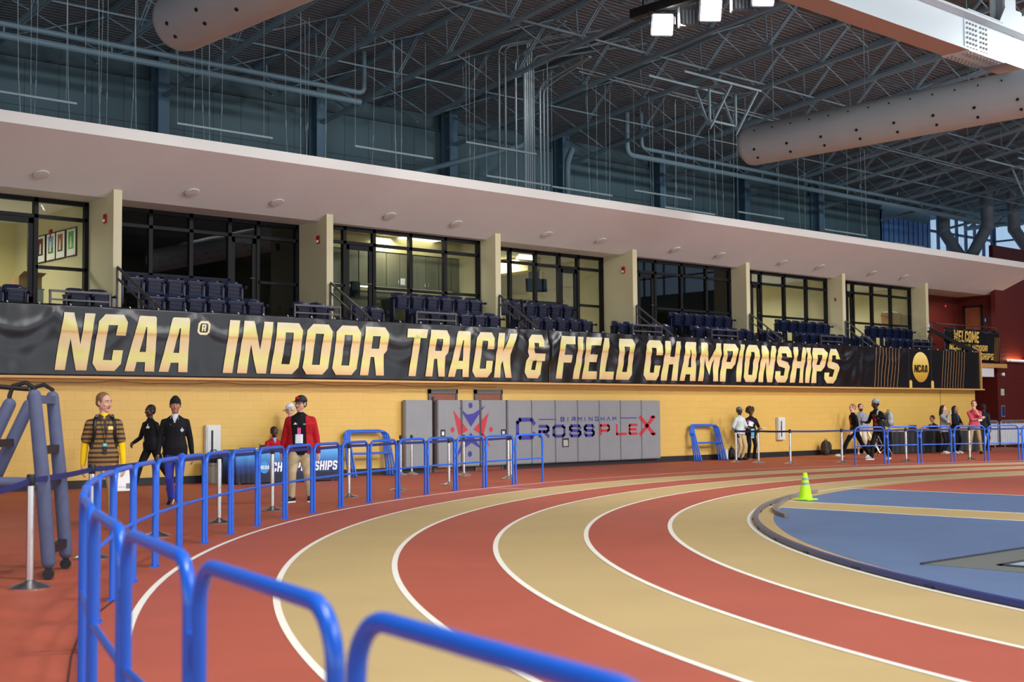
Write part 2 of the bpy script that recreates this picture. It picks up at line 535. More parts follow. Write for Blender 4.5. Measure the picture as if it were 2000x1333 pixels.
def make_floor():
    mb = MB()
    mb.mi(0)
    # outer slab in one piece under everything
    mb.add([(-16, -28, 0), (74, -28, 0), (74, 38, 0), (-16, 38, 0)], [(0, 1, 2, 3)])
    def strip(o0, o1, z, mi, ths=THS):
        mb.mi(mi)
        A = [tpt(t, o0) for t in ths]
        B = [tpt(t, o1) for t in ths]
        n = len(ths)
        mb.add([(x, y, z) for x, y in A] + [(x, y, z) for x, y in B], [(i, i + 1, n + i + 1, n + i) for i in range(n - 1)])
    for k in range(6):
        strip(k * LW, (k + 1) * LW, 0.003, 2 if k % 2 == 0 else 1)
    strip(-0.33, 0, 0.003, 2)
    for k in range(7):
        strip(k * LW - 0.028, k * LW + 0.028, 0.006, 3)
    # infield, cut along the long jump runway
    inner = [tpt(t, -0.33) for t in THS]
    up = [p for t, p in zip(THS, inner) if t < math.radians(176)]
    dn = [p for t, p in zip(THS, inner) if t >= math.radians(176)]
    def ytop(x):
        best = None
        for (x0, y0), (x1, y1) in zip(up, up[1:]):
            if (x0 - x) * (x1 - x) <= 0 and x0 != x1:
                best = y0 + (y1 - y0) * (x - x0) / (x1 - x0)
        return best if best is not None else -1
    def ybot(x):
        for (x0, y0), (x1, y1) in zip(dn, dn[1:]):
            if (x0 - x) * (x1 - x) <= 0 and x0 != x1:
                return y0 + (y1 - y0) * (x - x0) / (x1 - x0)
        return -8.0
    xmin = min(p[0] for p in inner)
    def zone(x0, x1, mi, z=0.003, step=0.06):
        mb.mi(mi)
        n = max(1, int((x1 - x0) / step))
        if x1 - x0 > 6: n = int((x1 - x0) / .25)
        xs = [x0 + (x1 - x0) * i / n for i in range(n + 1)]
        mb.add([(x, ytop(x), z) for x in xs] + [(x, ybot(x), z) for x in xs], [(i, i + 1, n + i + 2, n + i + 1) for i in range(n)])
    zone(xmin + 0.001, 16.95, 5)
    zone(16.95, 18.2, 2)
    zone(18.2, 22.0, 5)
    zone(22.0, 46, 4)
    mb.mi(3)
    for x in (16.95, 18.2, 22.0):
        yt = ytop(x) + .2
        mb.box(x - .025, x + .025, -8, yt + .05, 0.001, 0.006)
    # relay mark across the outer lane
    mb.add([(17.64, 19.95, .006), (17.70, 19.97, .006), (18.03, 18.88, .006), (17.97, 18.86, .006)], [(0, 1, 2, 3)])
    # steel cover of the landing pit, flush with the infield
    mb.mi(6); mb.box(11.53, 16.5, 3.0, 6.78, .001, .008)
    mb.mi(7); mb.box(11.95, 16.5, 3.2, 6.18, .008, .014)
    mb.mi(8); mb.box(11.5, 16.5, 6.78, 6.82, .001, .02); mb.box(11.88, 11.95, 3.2, 6.22, .008, .02); mb.box(11.88, 16.5, 6.18, 6.24, .008, .02)
    o = mb.build('floor', [RED, RED2, TAN, LINE, REDIN, BLUEIN, block_mat('steel pit cover', (122, 126, 120), (84, 86, 84), 0.05, 0.03, 'XY', msize=.006), mat('pale pit plate', (160, 174, 188), 0.5), mat('dark pit edge', (52, 54, 60), .5)])
    struct(o)
make_floor()

# ------------------------------------------------------------------ suites, stand and canopy
FX = [13.16, 18.84, 24.51, 30.18, 35.84, 41.52, 47.30]           # partition fins, left faces
FT = 0.2
WY = {1: 28.8, 2: 28.8, 3: 28.2, 4: 28.8, 5: 28.2, 6: 28.2, 7: 28.2}
X0, XE = 2.0, 49.3
FLZ, CEZ, BACKY = 3.95, 6.4, 33.0

def build_setting():
    # lower yellow wall with its base
    o = MB().box(X0, XE, 26.6, 26.9, 0, 2.3).build('wall_lower', YEL); struct(o)
    MB().box(X0, XE, 26.57, 26.6, 0, 0.17).build('baseboard_lower', BASE)
    struct(bpy.data.objects['baseboard_lower'])
    o = MB().box(XE - .02, XE + .0, 26.9, 29.3, 0, 2.3).build('wall_lower_return', MAROON2); struct(o)
    MB().box(46.62, 46.64, 26.59, 26.6, 0.17, 2.29).build('trim_1', mat('control joint', (120, 92, 40), .7)); struct(bpy.data.objects['trim_1'])
    # parapet of the stand and its tan ledge
    o = MB().box(X0, XE, 26.42, 26.6, 2.3, 3.8).build('wall_parapet', mat('tan parapet paint', (200, 150, 84), .5)); struct(o)
    mb = MB(); mb.box(X0, XE + .06, 26.2, 26.62, 2.29, 2.34); mb.box(XE, XE + .06, 26.3, 26.62, 2.34, 3.84)
    struct(mb.build('trim_2', mat('tan ledge', (214, 164, 96), .45), bevel=.006))
    # concrete stand: row one, row two, landing
    prof = [(26.6, 2.3), (26.6, 3.41), (27.45, 3.41), (27.45, 3.90), (28.05, 3.90), (28.05, FLZ), (BACKY, FLZ), (BACKY, 2.3)]
    o = MB().prism([(0, y, z) for y, z in prof], (X0, 0, 0), (XE, 0, 0)).build('floor_stand', CONC); struct(o)
    # fins
    for i, x in enumerate(FX):
        prof = [(27.5, 3.3), (BACKY, 3.3), (BACKY, CEZ), (27.85, CEZ), (27.5, CEZ + .42 * .35)]
        o = MB().prism([(0, y, z) for y, z in prof], (x, 0, 0), (x + FT, 0, 0)).build('wall_fin_%s' % ORD[i], CREAM); struct(o)
    o = MB().box(X0, XE, BACKY, BACKY + .15, 2.3, CEZ).build('wall_suite_back', CREAMIN); struct(o)
    o = MB().box(FX[1] + FT, FX[2], 29.45, 29.6, FLZ, CEZ).build('wall_suite_three_back', CREAMIN); struct(o)
    # canopy with sloping soffit, one solid profile
    prof = [(34.5, CEZ), (27.85, CEZ), (25.7, 7.303), (25.7, 7.54), (25.9, 7.56), (36.5, 7.56), (36.5, CEZ)]
    mb = MB().mi(0)
    xa, xb = X0, 53.4
    mb.prism([(0, y, z) for y, z in prof], (xa, 0, 0), (xb, 0, 0))
    o = mb.build('ceiling_canopy', [SOFF, FASC])
    for p in o.data.polygons:
        if p.normal.y < -.9 or p.normal.z > .5: p.material_index = 1
    struct(o)
    # far teal wall, roof deck and the remaining shell of the hall
    mb = MB()
    zt = 11.72
    mb.box(-16, 58.9, 36.6, 36.9, 0, zt)
    mb.mi(1); mb.box(-16, 58.9, 36.52, 36.6, zt - .05, zt + .02)
    mb.mi(0); mb.box(-16, 58.9, 36.75, 37.0, zt, 13.2)
    for z in (9.05, 10.3):
        mb.mi(1); mb.box(-16, 58.9, 36.585, 36.6, z, z + .02)
    mb.mi(1)
    x = -15.2
    while x < 58:
        mb.box(x, x + .012, 36.592, 36.6, 7.5, zt); x += 1.0
    o = mb.build('wall_far', [TEAL, mat('panel joint', (52, 72, 80), .6)]); struct(o)
    # deck: corrugated along x
    ys, y = [], 37.0
    zs = []
    def dz(y):
        return roofz(y) + 1.22
    P = []
    per = .17
    while y > -27.5:
        for a, b in ((0, 0), (.05, 0), (.075, .045), (.135, .045), (.16, 0)):
            P.append((y - a, dz(y - a) + b))
        y -= per
    n = len(P)
    mb = MB()
    mb.add([(-16, a, b) for a, b in P] + [(74, a, b) for a, b in P], [(i, i + 1, n + i + 1, n + i) for i in range(n - 1)])
    o = mb.build('ceiling', DECK, fix=False); struct(o)
    struct(MB().box(-16.3, -16, -27.5, 37, 0, 1.0).build('wall_left', TEAL))
    struct(MB().box(-16.3, -16, -27.5, 37, 6.5, 15).build('wall_left_top', TEAL))
    struct(MB().box(-16.3, -16, 22, 37, 1.0, 6.5).build('wall_left_corner', TEAL))
    f = MB()
    for k in range(17): f.box(-16.25, -16.05, -27.5 + 3.09 * k - .06, -27.5 + 3.09 * k + .06, 1.0, 6.5)
    for z in (1.04, 3.8, 6.46): f.box(-16.25, -16.05, -27.5, 22, z - .05, z + .05)
    struct(f.build('window_21', mat('steel window frame', (60, 84, 112), .5)))  # unseen window band added to let in fill light from the left
    # wall behind the camera; its long window band is added for fill light
    struct(MB().box(-16, 74, -27.8, -27.5, 0, 1.0).build('wall_near', TEAL))
    struct(MB().box(-16, 74, -27.8, -27.5, 6.5, 15).build('wall_near_top', TEAL))
    f = MB()
    for k in range(31):
        f.box(-16 + 3 * k - .06, -16 + 3 * k + .06, -27.75, -27.55, 1.0, 6.5)
    for z in (1.04, 3.8, 6.46): f.box(-16, 74, -27.75, -27.55, z - .05, z + .05)
    struct(f.build('window_20', mat('steel window frame', (60, 84, 112), .5)))

def roofz(y):
    """underside of the roof joists (bottom chord)"""
    if y > 24:
        return 11.1 + (36.4 - y) * .13
    if y > 14:
        return 11.1 + 12.4 * .13 + (24 - y) * .075
    return roofz(14.001) - max(0, -(y - 4)) * .06 if y < 4 else 13.46
build_setting()

# ------------------------------------------------------------------ glazed fronts of the suites
def glazing(b, xs, door, low, dim=False):
    """xs: mullion centres; door: index of the leaf bay; low: bays with a low rail"""
    y = WY[b]
    z0, z1 = FLZ, CEZ
    zt, zl = 5.98, 4.85
    f = MB()
    d0, d1 = y - .06, y + .06
    for i, x in enumerate(xs):
        w = .05 if 0 < i < len(xs) - 1 else .06
        f.box(x - w, x + w, d0, d1, z0, z1)
    f.box(xs[0], xs[-1], d0, d1, z1 - .1, z1)
    f.box(xs[0], xs[-1], d0, d1, zt - .04, zt + .04)
    for i in range(len(xs) - 1):
        if i != door:
            f.box(xs[i], xs[i + 1], d0, d1, zl - .04, zl + .03)
            f.box(xs[i], xs[i + 1], d0, d1, z0, z0 + .08)
    root = f.build('window_%d' % b, ALU)
    struct(root)
    g = GLASSD if dim else GLASS  # grey tint puts the dark of the unlit suites into the glass
    for i in range(len(xs) - 1):
        a, c = xs[i] + .03, xs[i + 1] - .03
        MB().box(a, c, y - .006, y + .006, zt + .04, z1 - .1).build('pane', g, root)
        if i == door: continue
        MB().box(a, c, y - .006, y + .006, zl + .03, zt - .04).build('pane', g, root)
        MB().box(a, c, y - .006, y + .006, z0 + .08, zl - .04).build('pane', g, root)
    if door is not None:
        a, c = xs[door] + .05, xs[door + 1] - .05
        s = MB()
        for u0, u1 in ((a, a + .11), (c - .11, c)): s.box(u0, u1, y - .03, y + .03, z0 + .01, zt - .05)
        s.box(a, c, y - .03, y + .03, zt - .17, zt - .05); s.box(a, c, y - .03, y + .03, z0 + .01, z0 + .22)
        dr = s.build('door_%d' % b, ALU); struct(dr)
        MB().box(a + .11, c - .11, y - .005, y + .005, z0 + .22, zt - .17).build('pane', g, dr)
        hx = a + .07 if b == 1 or b == 4 else c - .07
        h = MB(); h.tube([(hx, y - .03, 4.93), (hx, y - .09, 4.93), (hx + (.13 if hx < (a + c) / 2 else -.13), y - .09, 4.93)], .012, 8)
        h.build('door_handle', CHROME, dr)

GLZ = {1: ([8.1, 9.4, 10.55, 11.93, 13.12], 2, 0), 2: ([13.42, 14.7, 15.76, 16.82, 17.63, 18.8], 3, 1), 3: ([19.08, 19.85, 20.8, 22.02, 23.24, 24.47], 1, 0),
       4: ([24.75, 26.22, 27.25, 28.24, 29.06, 30.14], 3, 0), 5: ([30.42, 31.11, 31.96, 33.25, 34.54, 35.8], 1, 1), 6: ([36.08, 36.93, 37.51, 38.89, 40.23, 41.48], 1, 0),
       7: ([41.76, 42.76, 43.24, 44.53, 45.84, 47.27], 1, 0)}
for b, (xs, d, dim) in GLZ.items():
    glazing(b, xs, d, None, bool(dim))
# thin darker panels put the shade of the unlit suites into their back walls
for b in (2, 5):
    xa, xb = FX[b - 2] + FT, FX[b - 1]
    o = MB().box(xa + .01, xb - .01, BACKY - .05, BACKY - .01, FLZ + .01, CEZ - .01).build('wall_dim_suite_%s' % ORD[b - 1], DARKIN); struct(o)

# upper columns along the far wall and knee braces
for i, x in enumerate([FX[0] + 5.67 * k - .0 for k in range(-1, 8)]):
    mb = MB()
    mb.box(x - .18, x + .18, 36.05, 36.1, 7.5, 12.6); mb.box(x - .18, x + .18, 36.5, 36.55, 7.5, 12.6); mb.box(x - .012, x + .012, 36.1, 36.5, 7.5, 12.6)
    o = mb.build('column', STEELD)
    struct(o)

# far right end: maroon walls behind the stand
def right_end():
    struct(MB().box(49.3, 53.1, 29.3, 29.5, 0, 6.4).build('wall_right_recess', MAROON))
    struct(MB().box(53.0, 53.2, 27.6, 29.3, 3.4, 6.4).build('wall_right_upper', MAROON2))
    struct(MB().box(52.7, 74, 27.4, 27.6, 0, 7.4).build('wall_right', MAROON))
    struct(MB().box(52.7, 52.9, 27.6, 29.3, 0, 3.0).build('wall_right_lower', MAROON2))
    # parapet ends that rise above the canopy
    struct(MB().box(49.6, 51.9, 30.2, 30.4, 7.56, 8.65).build('wall_roof_stub', mat('pale grey green paint', (150, 162, 156), .6)))
    struct(MB().box(51.9, 58, 30.2, 30.4, 7.56, 8.1).build('wall_roof_block', TEAL))
    struct(MB().box(58, 70, 30.2, 30.4, 7.4, 9.2).build('wall_roof_block_maroon', MAROON))
    # upper door in the side wall with its frame
    f = MB(); f.box(52.94, 53.0, 28.14, 28.22, 3.5, 6.0); f.box(52.94, 53.0, 28.92, 29.0, 3.5, 6.0); f.box(52.94, 53.0, 28.14, 29.0, 5.92, 6.0)
    d = f.build('door_8', BLACK); struct(d)
    MB().box(52.96, 53.0, 28.22, 28.92, 3.5, 5.92).build('door_leaf', WOODD, d)
    # floor-level doorway under the landing
    f = MB(); f.box(51.55, 51.63, 29.22, 29.3, 0, 2.3); f.box(50.0, 50.08, 29.22, 29.3, 0, 2.3); f.box(50.0, 51.63, 29.22, 29.3, 2.22, 2.3)
    d = f.build('door_9', mat('grey door frame', (96, 92, 92), .5)); struct(d)
    MB().box(50.08, 51.55, 29.25, 29.3, 0, 2.22).build('door_leaf', WOODR, d)
    # landing slab behind the end of the stand
    mb = MB(); mb.box(49.36, 52.7, 26.95, 29.3, 3.25, 3.42)
    struct(mb.build('floor_landing', mat('tan slab edge', (200, 152, 84), .5)))
    mb = MB(); mb.box(50.5, 51.75, 27.05, 28.5, 2.87, 3.25)
    struct(mb.build('trim_3', mat('white plaster box', (226, 224, 222), .5)))
    mb = MB(); mb.box(49.3, 49.36, 26.6, 29.3, 2.3, 3.42)
    struct(mb.build('wall_stand_end', CREAM))
right_end()

# end wall of the hall: clerestory glazing, big Y shaped columns
def end_wall():
    XW = 72.0
    struct(MB().box(XW, XW + .3, -27.5, 37.5, 0, 9.9).build('wall_end', TEAL))
    struct(MB().box(XW, XW + .3, -27.5, 45, 13.0, 15.2).build('wall_end_top', TEAL))
    f = MB()
    z0, z1 = 9.9, 13.0
    ys = [37.4 - 1.9 * i for i in range(35)]
    for y in ys: f.box(XW + .05, XW + .17, y - .05, y + .05, z0, z1)
    for z in (z0 + .04, 11.25, z1 - .04): f.box(XW + .05, XW + .17, ys[-1], ys[0], z - .05, z + .05)
    w = f.build('window_10', mat('steel window frame', (60, 84, 112), .5)); struct(w)
    for i in range(len(ys) - 1):
        MB().box(XW + .1, XW + .11, ys[i + 1] + .05, ys[i] - .05, z0 + .08, z1 - .09).build('pane', GLASSW, w)
    # side bay beyond the far wall: blue metal panels, then glazing up to the corner
    mb = MB(); mb.mi(0); mb.box(58.9, 65.0, 37.4, 37.6, 7.5, 11.6)
    x = 58.9
    mb.mi(1)
    while x < 65:
        mb.box(x, x + .03, 37.37, 37.4, 7.5, 11.6); x += .48
    mb.mi(2); mb.box(58.9, 72.3, 37.4, 37.7, 13.2, 14.8); mb.box(58.9, 65.0, 37.4, 37.7, 11.6, 13.2); mb.box(65.0, 72.3, 37.4, 37.7, 7.5, 9.6)
    mb.mi(0); mb.box(58.75, 58.9, 36.6, 37.5, 7.5, 14)
    o = mb.build('wall_side_bay', [mat('blue metal panel', (88, 134, 196), .4), mat('dark panel seam', (36, 52, 84), .5), TEAL]); struct(o)
    f = MB()
    for k in range(8): f.box(65.0 + k - .06, 65.0 + k + .06, 37.45, 37.6, 9.6, 13.2)
    for z in (9.65, 11.3, 12.2, 13.15): f.box(65, 72, 37.45, 37.6, z - .06, z + .06)
    w2 = f.build('window_11', mat('steel window frame', (60, 84, 112), .5)); struct(w2)
    for k in range(7): MB().box(65.06 + k, 65.94 + k, 37.5, 37.51, 9.7, 13.1).build('pane', GLASSW, w2)
    # Y columns
    for i, (x, y) in enumerate(((62.5, 34.0), (64.5, 31.2), (66.5, 27.9), (66.5, 21.5))):
        c = MB()
        c.limb([(x, y, 6), (x, y, 9.1)], [.36, .36], 14)
        for q in (-1, 1):
            c.limb([(x, y, 8.9), (x, y + q * 1.2, 10.75)], [.3, .3], 14)
            c.limb([(x, y + q * 1.2, 10.75), (x, y + q * 1.2, 14.0)], [.32, .32], 14)
        o = c.build('column_branched', mat('grey column paint', (120, 130, 138), .6), smooth=True); struct(o)
    g = MB()
    for z in (11.6, 12.3): g.tube([(68, 37, z), (68, 10, z)], .12, 8)
    y = 36.8
    while y > 12:
        g.tube([(68, y, 11.6), (68, y - .8, 12.3)], .05, 6); g.tube([(68, y - .8, 12.3), (68, y - 1.6, 11.6)], .05, 6); y -= 1.6
    o = g.build('girder_end', STEEL); tag(o, 'dark open-web girder crossing in front of the bright end windows', 'girder')
end_wall()
# ------------------------------------------------------------------ roof joists
JS = 5.67 / 2
def make_joist(even):
    root = thing('roof_joist', 'x', 'roof joist')
    ye = 36.4 if even else 34.2
    ysb = [ye, 33, 30, 27, 24, 20, 14, 9, 3, -4]
    c = MB()
    for dx in (-.045, .045):
        for a, b in zip(ysb, ysb[1:]):
            c.bar((dx, a, roofz(a)), (dx, b, roofz(b)), .065, .1)
    c.build('bottom_chord', STEEL, root)
    c = MB()
    yst = [36.5, 33, 30, 27, 24, 20, 14, 9, 3, -4]
    for dx in (-.05, .05):
        for a, b in zip(yst, yst[1:]):
            c.bar((dx, a, roofz(a) + 1.15), (dx, b, roofz(b) + 1.15), .075, .12)
    c.build('top_chord', STEEL, root)
    y = 32.3
    k = 0
    w = MB(); w.bar((0, 34.6, roofz(34.6)), (0, 36.2, roofz(36.2) + 1.1), .05, .05); w.build('web_strut', STEEL, root)
    while y > 4:
        b = MB()
        for dx in (-.04, .04): b.bar((dx, y, roofz(y)), (dx, y - 1.3, roofz(y - 1.3) + 1.1), .045, .06)
        b.bar((-.06, y - .65, roofz(y - .65) + .55), (.06, y - .65, roofz(y - .65) + .55), .04, .04)
        b.build('web_diagonal', STEEL, root)
        MB().bar((0, y - 1.3, roofz(y - 1.3) + 1.1), (0, y - 2.6, roofz(y - 2.6)), .04, .04).build('web_rod', STEEL, root)
        MB().bar((0, y - .12, roofz(y)), (0, y - .05, roofz(y) + 1.1), .035, .035).build('web_strut', STEEL, root)
        y -= 2.6
    # bridging to the next joist on the right
    for y, hi in ((34.0, 1), (30.6, 0), (27.9, 1), (25.2, 0), (22.6, 1), (18.6, 0)):
        m = MB()
        z = roofz(y)
        m.bar((.06, y, z + 1.08), (JS - .06, y, z + .04), .03, .03)
        m.bar((.06, y + .05, z + .04), (JS - .06, y + .05, z + 1.08), .03, .03)
        m.build('cross_bridging', STEEL, root)
    for y in (31.5, 26.6, 21.3):
        m = MB(); m.bar((0, y, roofz(y) + .08), (JS, y, roofz(y) + .08), .045, .045); m.build('bridging_angle', STEEL, root)
    return root
J0, J1 = make_joist(True), make_joist(False)
JX = [18.87 + JS * k for k in range(-4, 18)]
for i, x in enumerate(JX):
    src = J0 if i % 2 == 0 else J1
    o = src if i < 2 else dup(src)
    o.location = (x, 0, 0)
    o['label'] = 'blue-grey steel roof joist just outside the left edge' if i < 2 else 'blue-grey open-web steel roof joist, %s from the left under the deck' % ORD[i - 2]
    o['group'] = 'roof joists'

# ------------------------------------------------------------------ round fabric ducts
DUCTM = mat('grey duct fabric', (176, 184, 188), 0.75, var=0.03, vscale=1.5)
NOZ = mat('black nozzle', (10, 10, 10), .6)
def duct(x, y0, z, r, y1, label, n_noz):
    t = thing('air_duct', label, 'air duct', (x, y0, z), 0, 'round air ducts')
    b = MB()
    prof = [(0.0, .02), (.012, .55 * r), (.05, .8 * r), (.16, .96 * r), (.3, r), (abs(y1 - y0), r)]
    R = []
    for d, rr in prof:
        R.append([V((rr * math.cos(2 * PI * j / 40), -d, rr * math.sin(2 * PI * j / 40))) for j in range(40)])
    b.rings(R)
    b.build('duct_sleeve', DUCTM, t, smooth=True)
    nz = None
    for row, ang in enumerate((205, 232, 150)):
        d = .7
        k = 0
        while d < abs(y1 - y0) - .5 and k < n_noz:
            a = math.radians(ang)
            p = V((r * math.cos(a), -d, r * math.sin(a)))
            nrm = V((math.cos(a), 0, math.sin(a)))
            q = (nz.copy() if nz else MB().tube([(0, 0, -.01), (0, 0, .025)], .038, 10).build('nozzle', NOZ, t))
            if nz: COL.objects.link(q); q.parent = t
            nz = q
            q.location = p; q.rotation_euler = nrm.to_track_quat('Z', 'Y').to_euler(); q.scale = (1, 1, 1) if row < 2 else (.55, .55, 1)
            d += (1.12 if row < 2 else .62); k += 1
    d = 1.0
    while d < abs(y1 - y0):
        yy = y0 - d
        MB().tube([(0, -d, r * .98), (0, -d, roofz(yy) - z)], .012, 6).build('duct_hanger', STEEL, t)
        d += 3.0
    return t
duct(12.43, 23.35, 9.2, .6, -2, 'grey round fabric air duct entering at the top left of the hall', 24)
duct(30.78, 23.55, 9.2, .58, -2, 'long grey round fabric air duct over the right side of the hall', 24)
duct(56.4, 27.6, 10.75, .72, 17.5, 'dim grey round air duct end at the far right edge beyond the canopy', 12)

# ------------------------------------------------------------------ pipes along the far wall
def pipe(name, label, pts, r, hang):
    t = thing(name, label, 'pipe', pts[0])
    o = V(pts[0])
    P = [V(p) - o for p in pts]
    Q = [P[0]]
    for a, b, c in zip(P, P[1:], P[2:]):
        d0, d1 = (a - b).normalized(), (c - b).normalized()
        k = 3 * r
        for s in range(5):
            q = s / 4
            Q.append((b + d0 * k) * (1 - q) ** 2 + b * 2 * q * (1 - q) + (b + d1 * k) * q ** 2)
    Q.append(P[-1])
    MB().tube(Q, r, 12).build('pipe_run', PIPEM, t, smooth=True)
    h = MB()
    for x, y, z in hang:
        p = V((x, y, z)) - o
        h.tube([p + V((0, 0, r)), p + V((0, 0, r + .2))], .025, 6)
    if hang: h.build('pipe_hanger', PIPEM, t)
    return t
hl = lambda x0, x1, s, z: [(x0 + s * i, 33, z) for i in range(int((x1 - x0) / s))]
pipe('ceiling_pipe', 'upper of two blue-grey pipes along the far wall at left', [(4, 33, 11.46), (24.0, 33, 11.46), (24.0, 33, 13.4)], .08, hl(6, 24, 2.9, 11.46))
pipe('ceiling_pipe', 'lower of two blue-grey pipes along the far wall at left, capped at its end', [(4, 33, 11.16), (23.85, 33, 11.16)], .1, hl(7, 23, 2.9, 11.16))
pipe('ceiling_pipe', 'upper of two blue-grey pipes along the far wall at right', [(36.8, 33, 13.4), (36.8, 33, 11.42), (62, 33, 11.35)], .075, hl(39, 60, 3.1, 11.42))
pipe('ceiling_pipe', 'lower of two blue-grey pipes along the far wall at right', [(36.0, 33.0, 13.2), (36.0, 33, 11.08), (62, 33, 11.0)], .1, hl(38, 60, 3.1, 11.08))
pipe('standpipe', 'short grey vertical pipe with a bent top rising behind the canopy', [(32.85, 33, 7.56), (32.85, 33, 10.4), (33.5, 33.4, 11.0)], .11, [])
pipe('brace_pipe', 'dark slanted pipe brace crossing behind the conduit bundle', [(25.6, 33, 9.1), (30.8, 33, 10.74), (31.0, 33, 12.5)], .09, [])

# ------------------------------------------------------------------ vertical conduits
CONM = mat('pale grey conduit', (150, 166, 172), .4, metal=.2)
for i, (x, zt, dx, dz_) in enumerate([(26.94, 12.9, 1.6, .25), (27.2, 12.95, 1.9, .3), (27.64, 12.6, -.15, .6), (28.0, 12.95, 1.2, .2), (28.13, 13.6, .0, .0), (28.22, 13.65, 0, 0), (28.31, 13.7, 0, 0),
                                     (28.4, 12.85, 1.9, .35), (28.68, 11.9, -.2, .4), (28.84, 11.8, -.3, .5), (29.0, 12.9, 2.1, .3), (28.05, 12.4, .25, .5)]):
    t = thing('conduit', 'pale vertical metal conduit above the canopy, %s from the left of its bundle' % ORD[i], 'conduit', (x, 30, 7.56), 0, 'vertical conduits')
    z = zt - 7.56
    pts = [(0, 0, 0), (0, 0, z - .2), (dx * .06, -.05, z - .05), (dx * .2, -.2, z + .04)]
    if dx or dz_: pts.append((dx, -2.4, z + dz_))
    MB().tube(pts, .034, 8).build('conduit_run', CONM, t, smooth=True)

# ------------------------------------------------------------------ hanging tubes and cables
HT = mat('pale hanging tube', (176, 194, 198), .4)
for i, (x0, x1, z) in enumerate([(9.6, 12.95, 8.71), (15.49, 18.19, 8.62), (20.78, 23.49, 8.76), (24.73, 27.54, 9.4), (25.51, 28.13, 8.5), (28.2, 30.88, 8.48), (31.96, 34.83, 8.77), (33.45, 36.09, 8.37), (37.38, 40.07, 8.6), (42.67, 45.5, 8.44)]):
    t = thing('hanging_tube', 'thin pale tube hung level on two wires above the canopy, %s from the left' % ORD[i], 'hanging tube', (x0, 29, z), 0, 'tubes hung above the canopy')
    MB().bar((0, 0, 0), (x1 - x0, 0, 0), .05, .05).build('tube_bar', HT, t)
    for xx in (.02, x1 - x0 - .25):
        MB().tube([(xx, 0, 0), (xx, 0, roofz(29) - z)], .006, 5).build('hanger_wire', HT, t)
CABX = [11.65, 11.95, 12.09, 12.83, 13.27, 13.41, 13.62, 13.85, 14.26, 14.58, 15.86, 16.37, 16.61, 16.68, 18.85, 18.99, 19.29, 19.53, 19.84, 21.5, 22.12, 22.44, 22.56, 24.92, 25.21, 29.82, 30.36, 31.12, 32.85, 33.16, 33.81, 34.28, 35.42, 36.31, 36.91, 36.99, 41.34, 41.99, 44.21, 46.04]
for i, x in enumerate(CABX):
    j = (i * 37 % 11 - 5) * .02
    yy = 28.9 + (i * 7 % 5) * .12
    t = thing('suspension_cable', 'thin pale suspension cable above the canopy, %s from the left' % ORD[i], 'cable', (x, yy, 7.56), 0, 'canopy suspension cables')
    zt = roofz(yy) - 7.56
    MB().tube([(0, 0, 0), (j, 0, zt * .35), (j * 1.6, 0, zt)], .006 if i % 3 else .009, 5).build('wire', HT, t)
    MB().tube([(j * .95, 0, zt * .33), (j * 1.02, 0, zt * .37)], .014, 6).build('turnbuckle', HT, t)

# ------------------------------------------------------------------ big white girder along the hall
def girder():
    t = thing('main_girder', 'large white steel girder with bolted splice plates at the top right', 'girder', (0, 15.8, 10.0))
    b = MB()
    b.mi(0)
    b.box(-2, 54, -.06, .06, .05, .9)
    b.box(-2, 54, -.34, .34, .9, .96)
    b.mi(1)
    b.box(-2, 54, -.34, .34, 0, .045)  # flange underside has its own browner colour
    b.mi(0)
    b.box(-2, 54, -.345, -.335, -.002, .05)
    b.build('bottom_chord', [WHITEST, UNDER], t)
    c = MB(); c.box(-2, 54, -.3, .3, 3.0, 3.6); c.build('top_chord', WHITEST, t)
    for i, x in enumerate((5.0, 12, 19, 26.4, 31.2, 38, 45, 50)):
        m = MB()
        m.box(x - .28, x + .28, -.2, -.14, .96, 3.0); m.box(x - .28, x + .28, .14, .2, .96, 3.0); m.box(x - .03, x + .03, -.14, .14, .96, 3.0)
        m.build('vertical_post', WHITEST, t)
        m = MB(); m.bar((x + .3, 0, 1.0), (x + 3.4, 0, 3.0), .3, .3); m.build('diagonal_brace', WHITEST, t)
        m = MB(); m.prism([(x - .7, 0, .96), (x + .8, 0, .96), (x + .5, 0, 1.5), (x - .3, 0, 1.5)], (0, -.23, 0), (0, -.2, 0)); m.build('gusset_plate', WHITEST, t)
    s = MB()
    s.box(29.1, 30.15, -.09, -.06, .12, .86); s.box(28.8, 30.5, -.36, .36, -.03, -.002); s.box(28.8, 30.5, -.36, .36, .96, .99)
    sp = s.build('splice_plate', WHITEST, t)
    bm_ = mat('weathered bolt', (150, 150, 150), .5)
    q0 = MB().tube([(0, 0, 0), (0, 0, .035)], .03, 6).build('bolt', bm_, sp)
    first = True
    spots = [((29.2 + .14 * i + (.08 if i > 3 else 0), -.09, .18 + .12 * k), (PI / 2, 0, 0)) for i in range(7) for k in range(6)] + [((28.92 + .16 * i, yy, -.03), (PI, 0, 0)) for i in range(10) for yy in (-.26, -.14, .14, .26)]
    for loc, rot in spots:
        q = q0 if first else q0.copy()
        if not first: COL.objects.link(q); q.parent = sp
        first = False
        q.location = loc; q.rotation_euler = rot
girder()
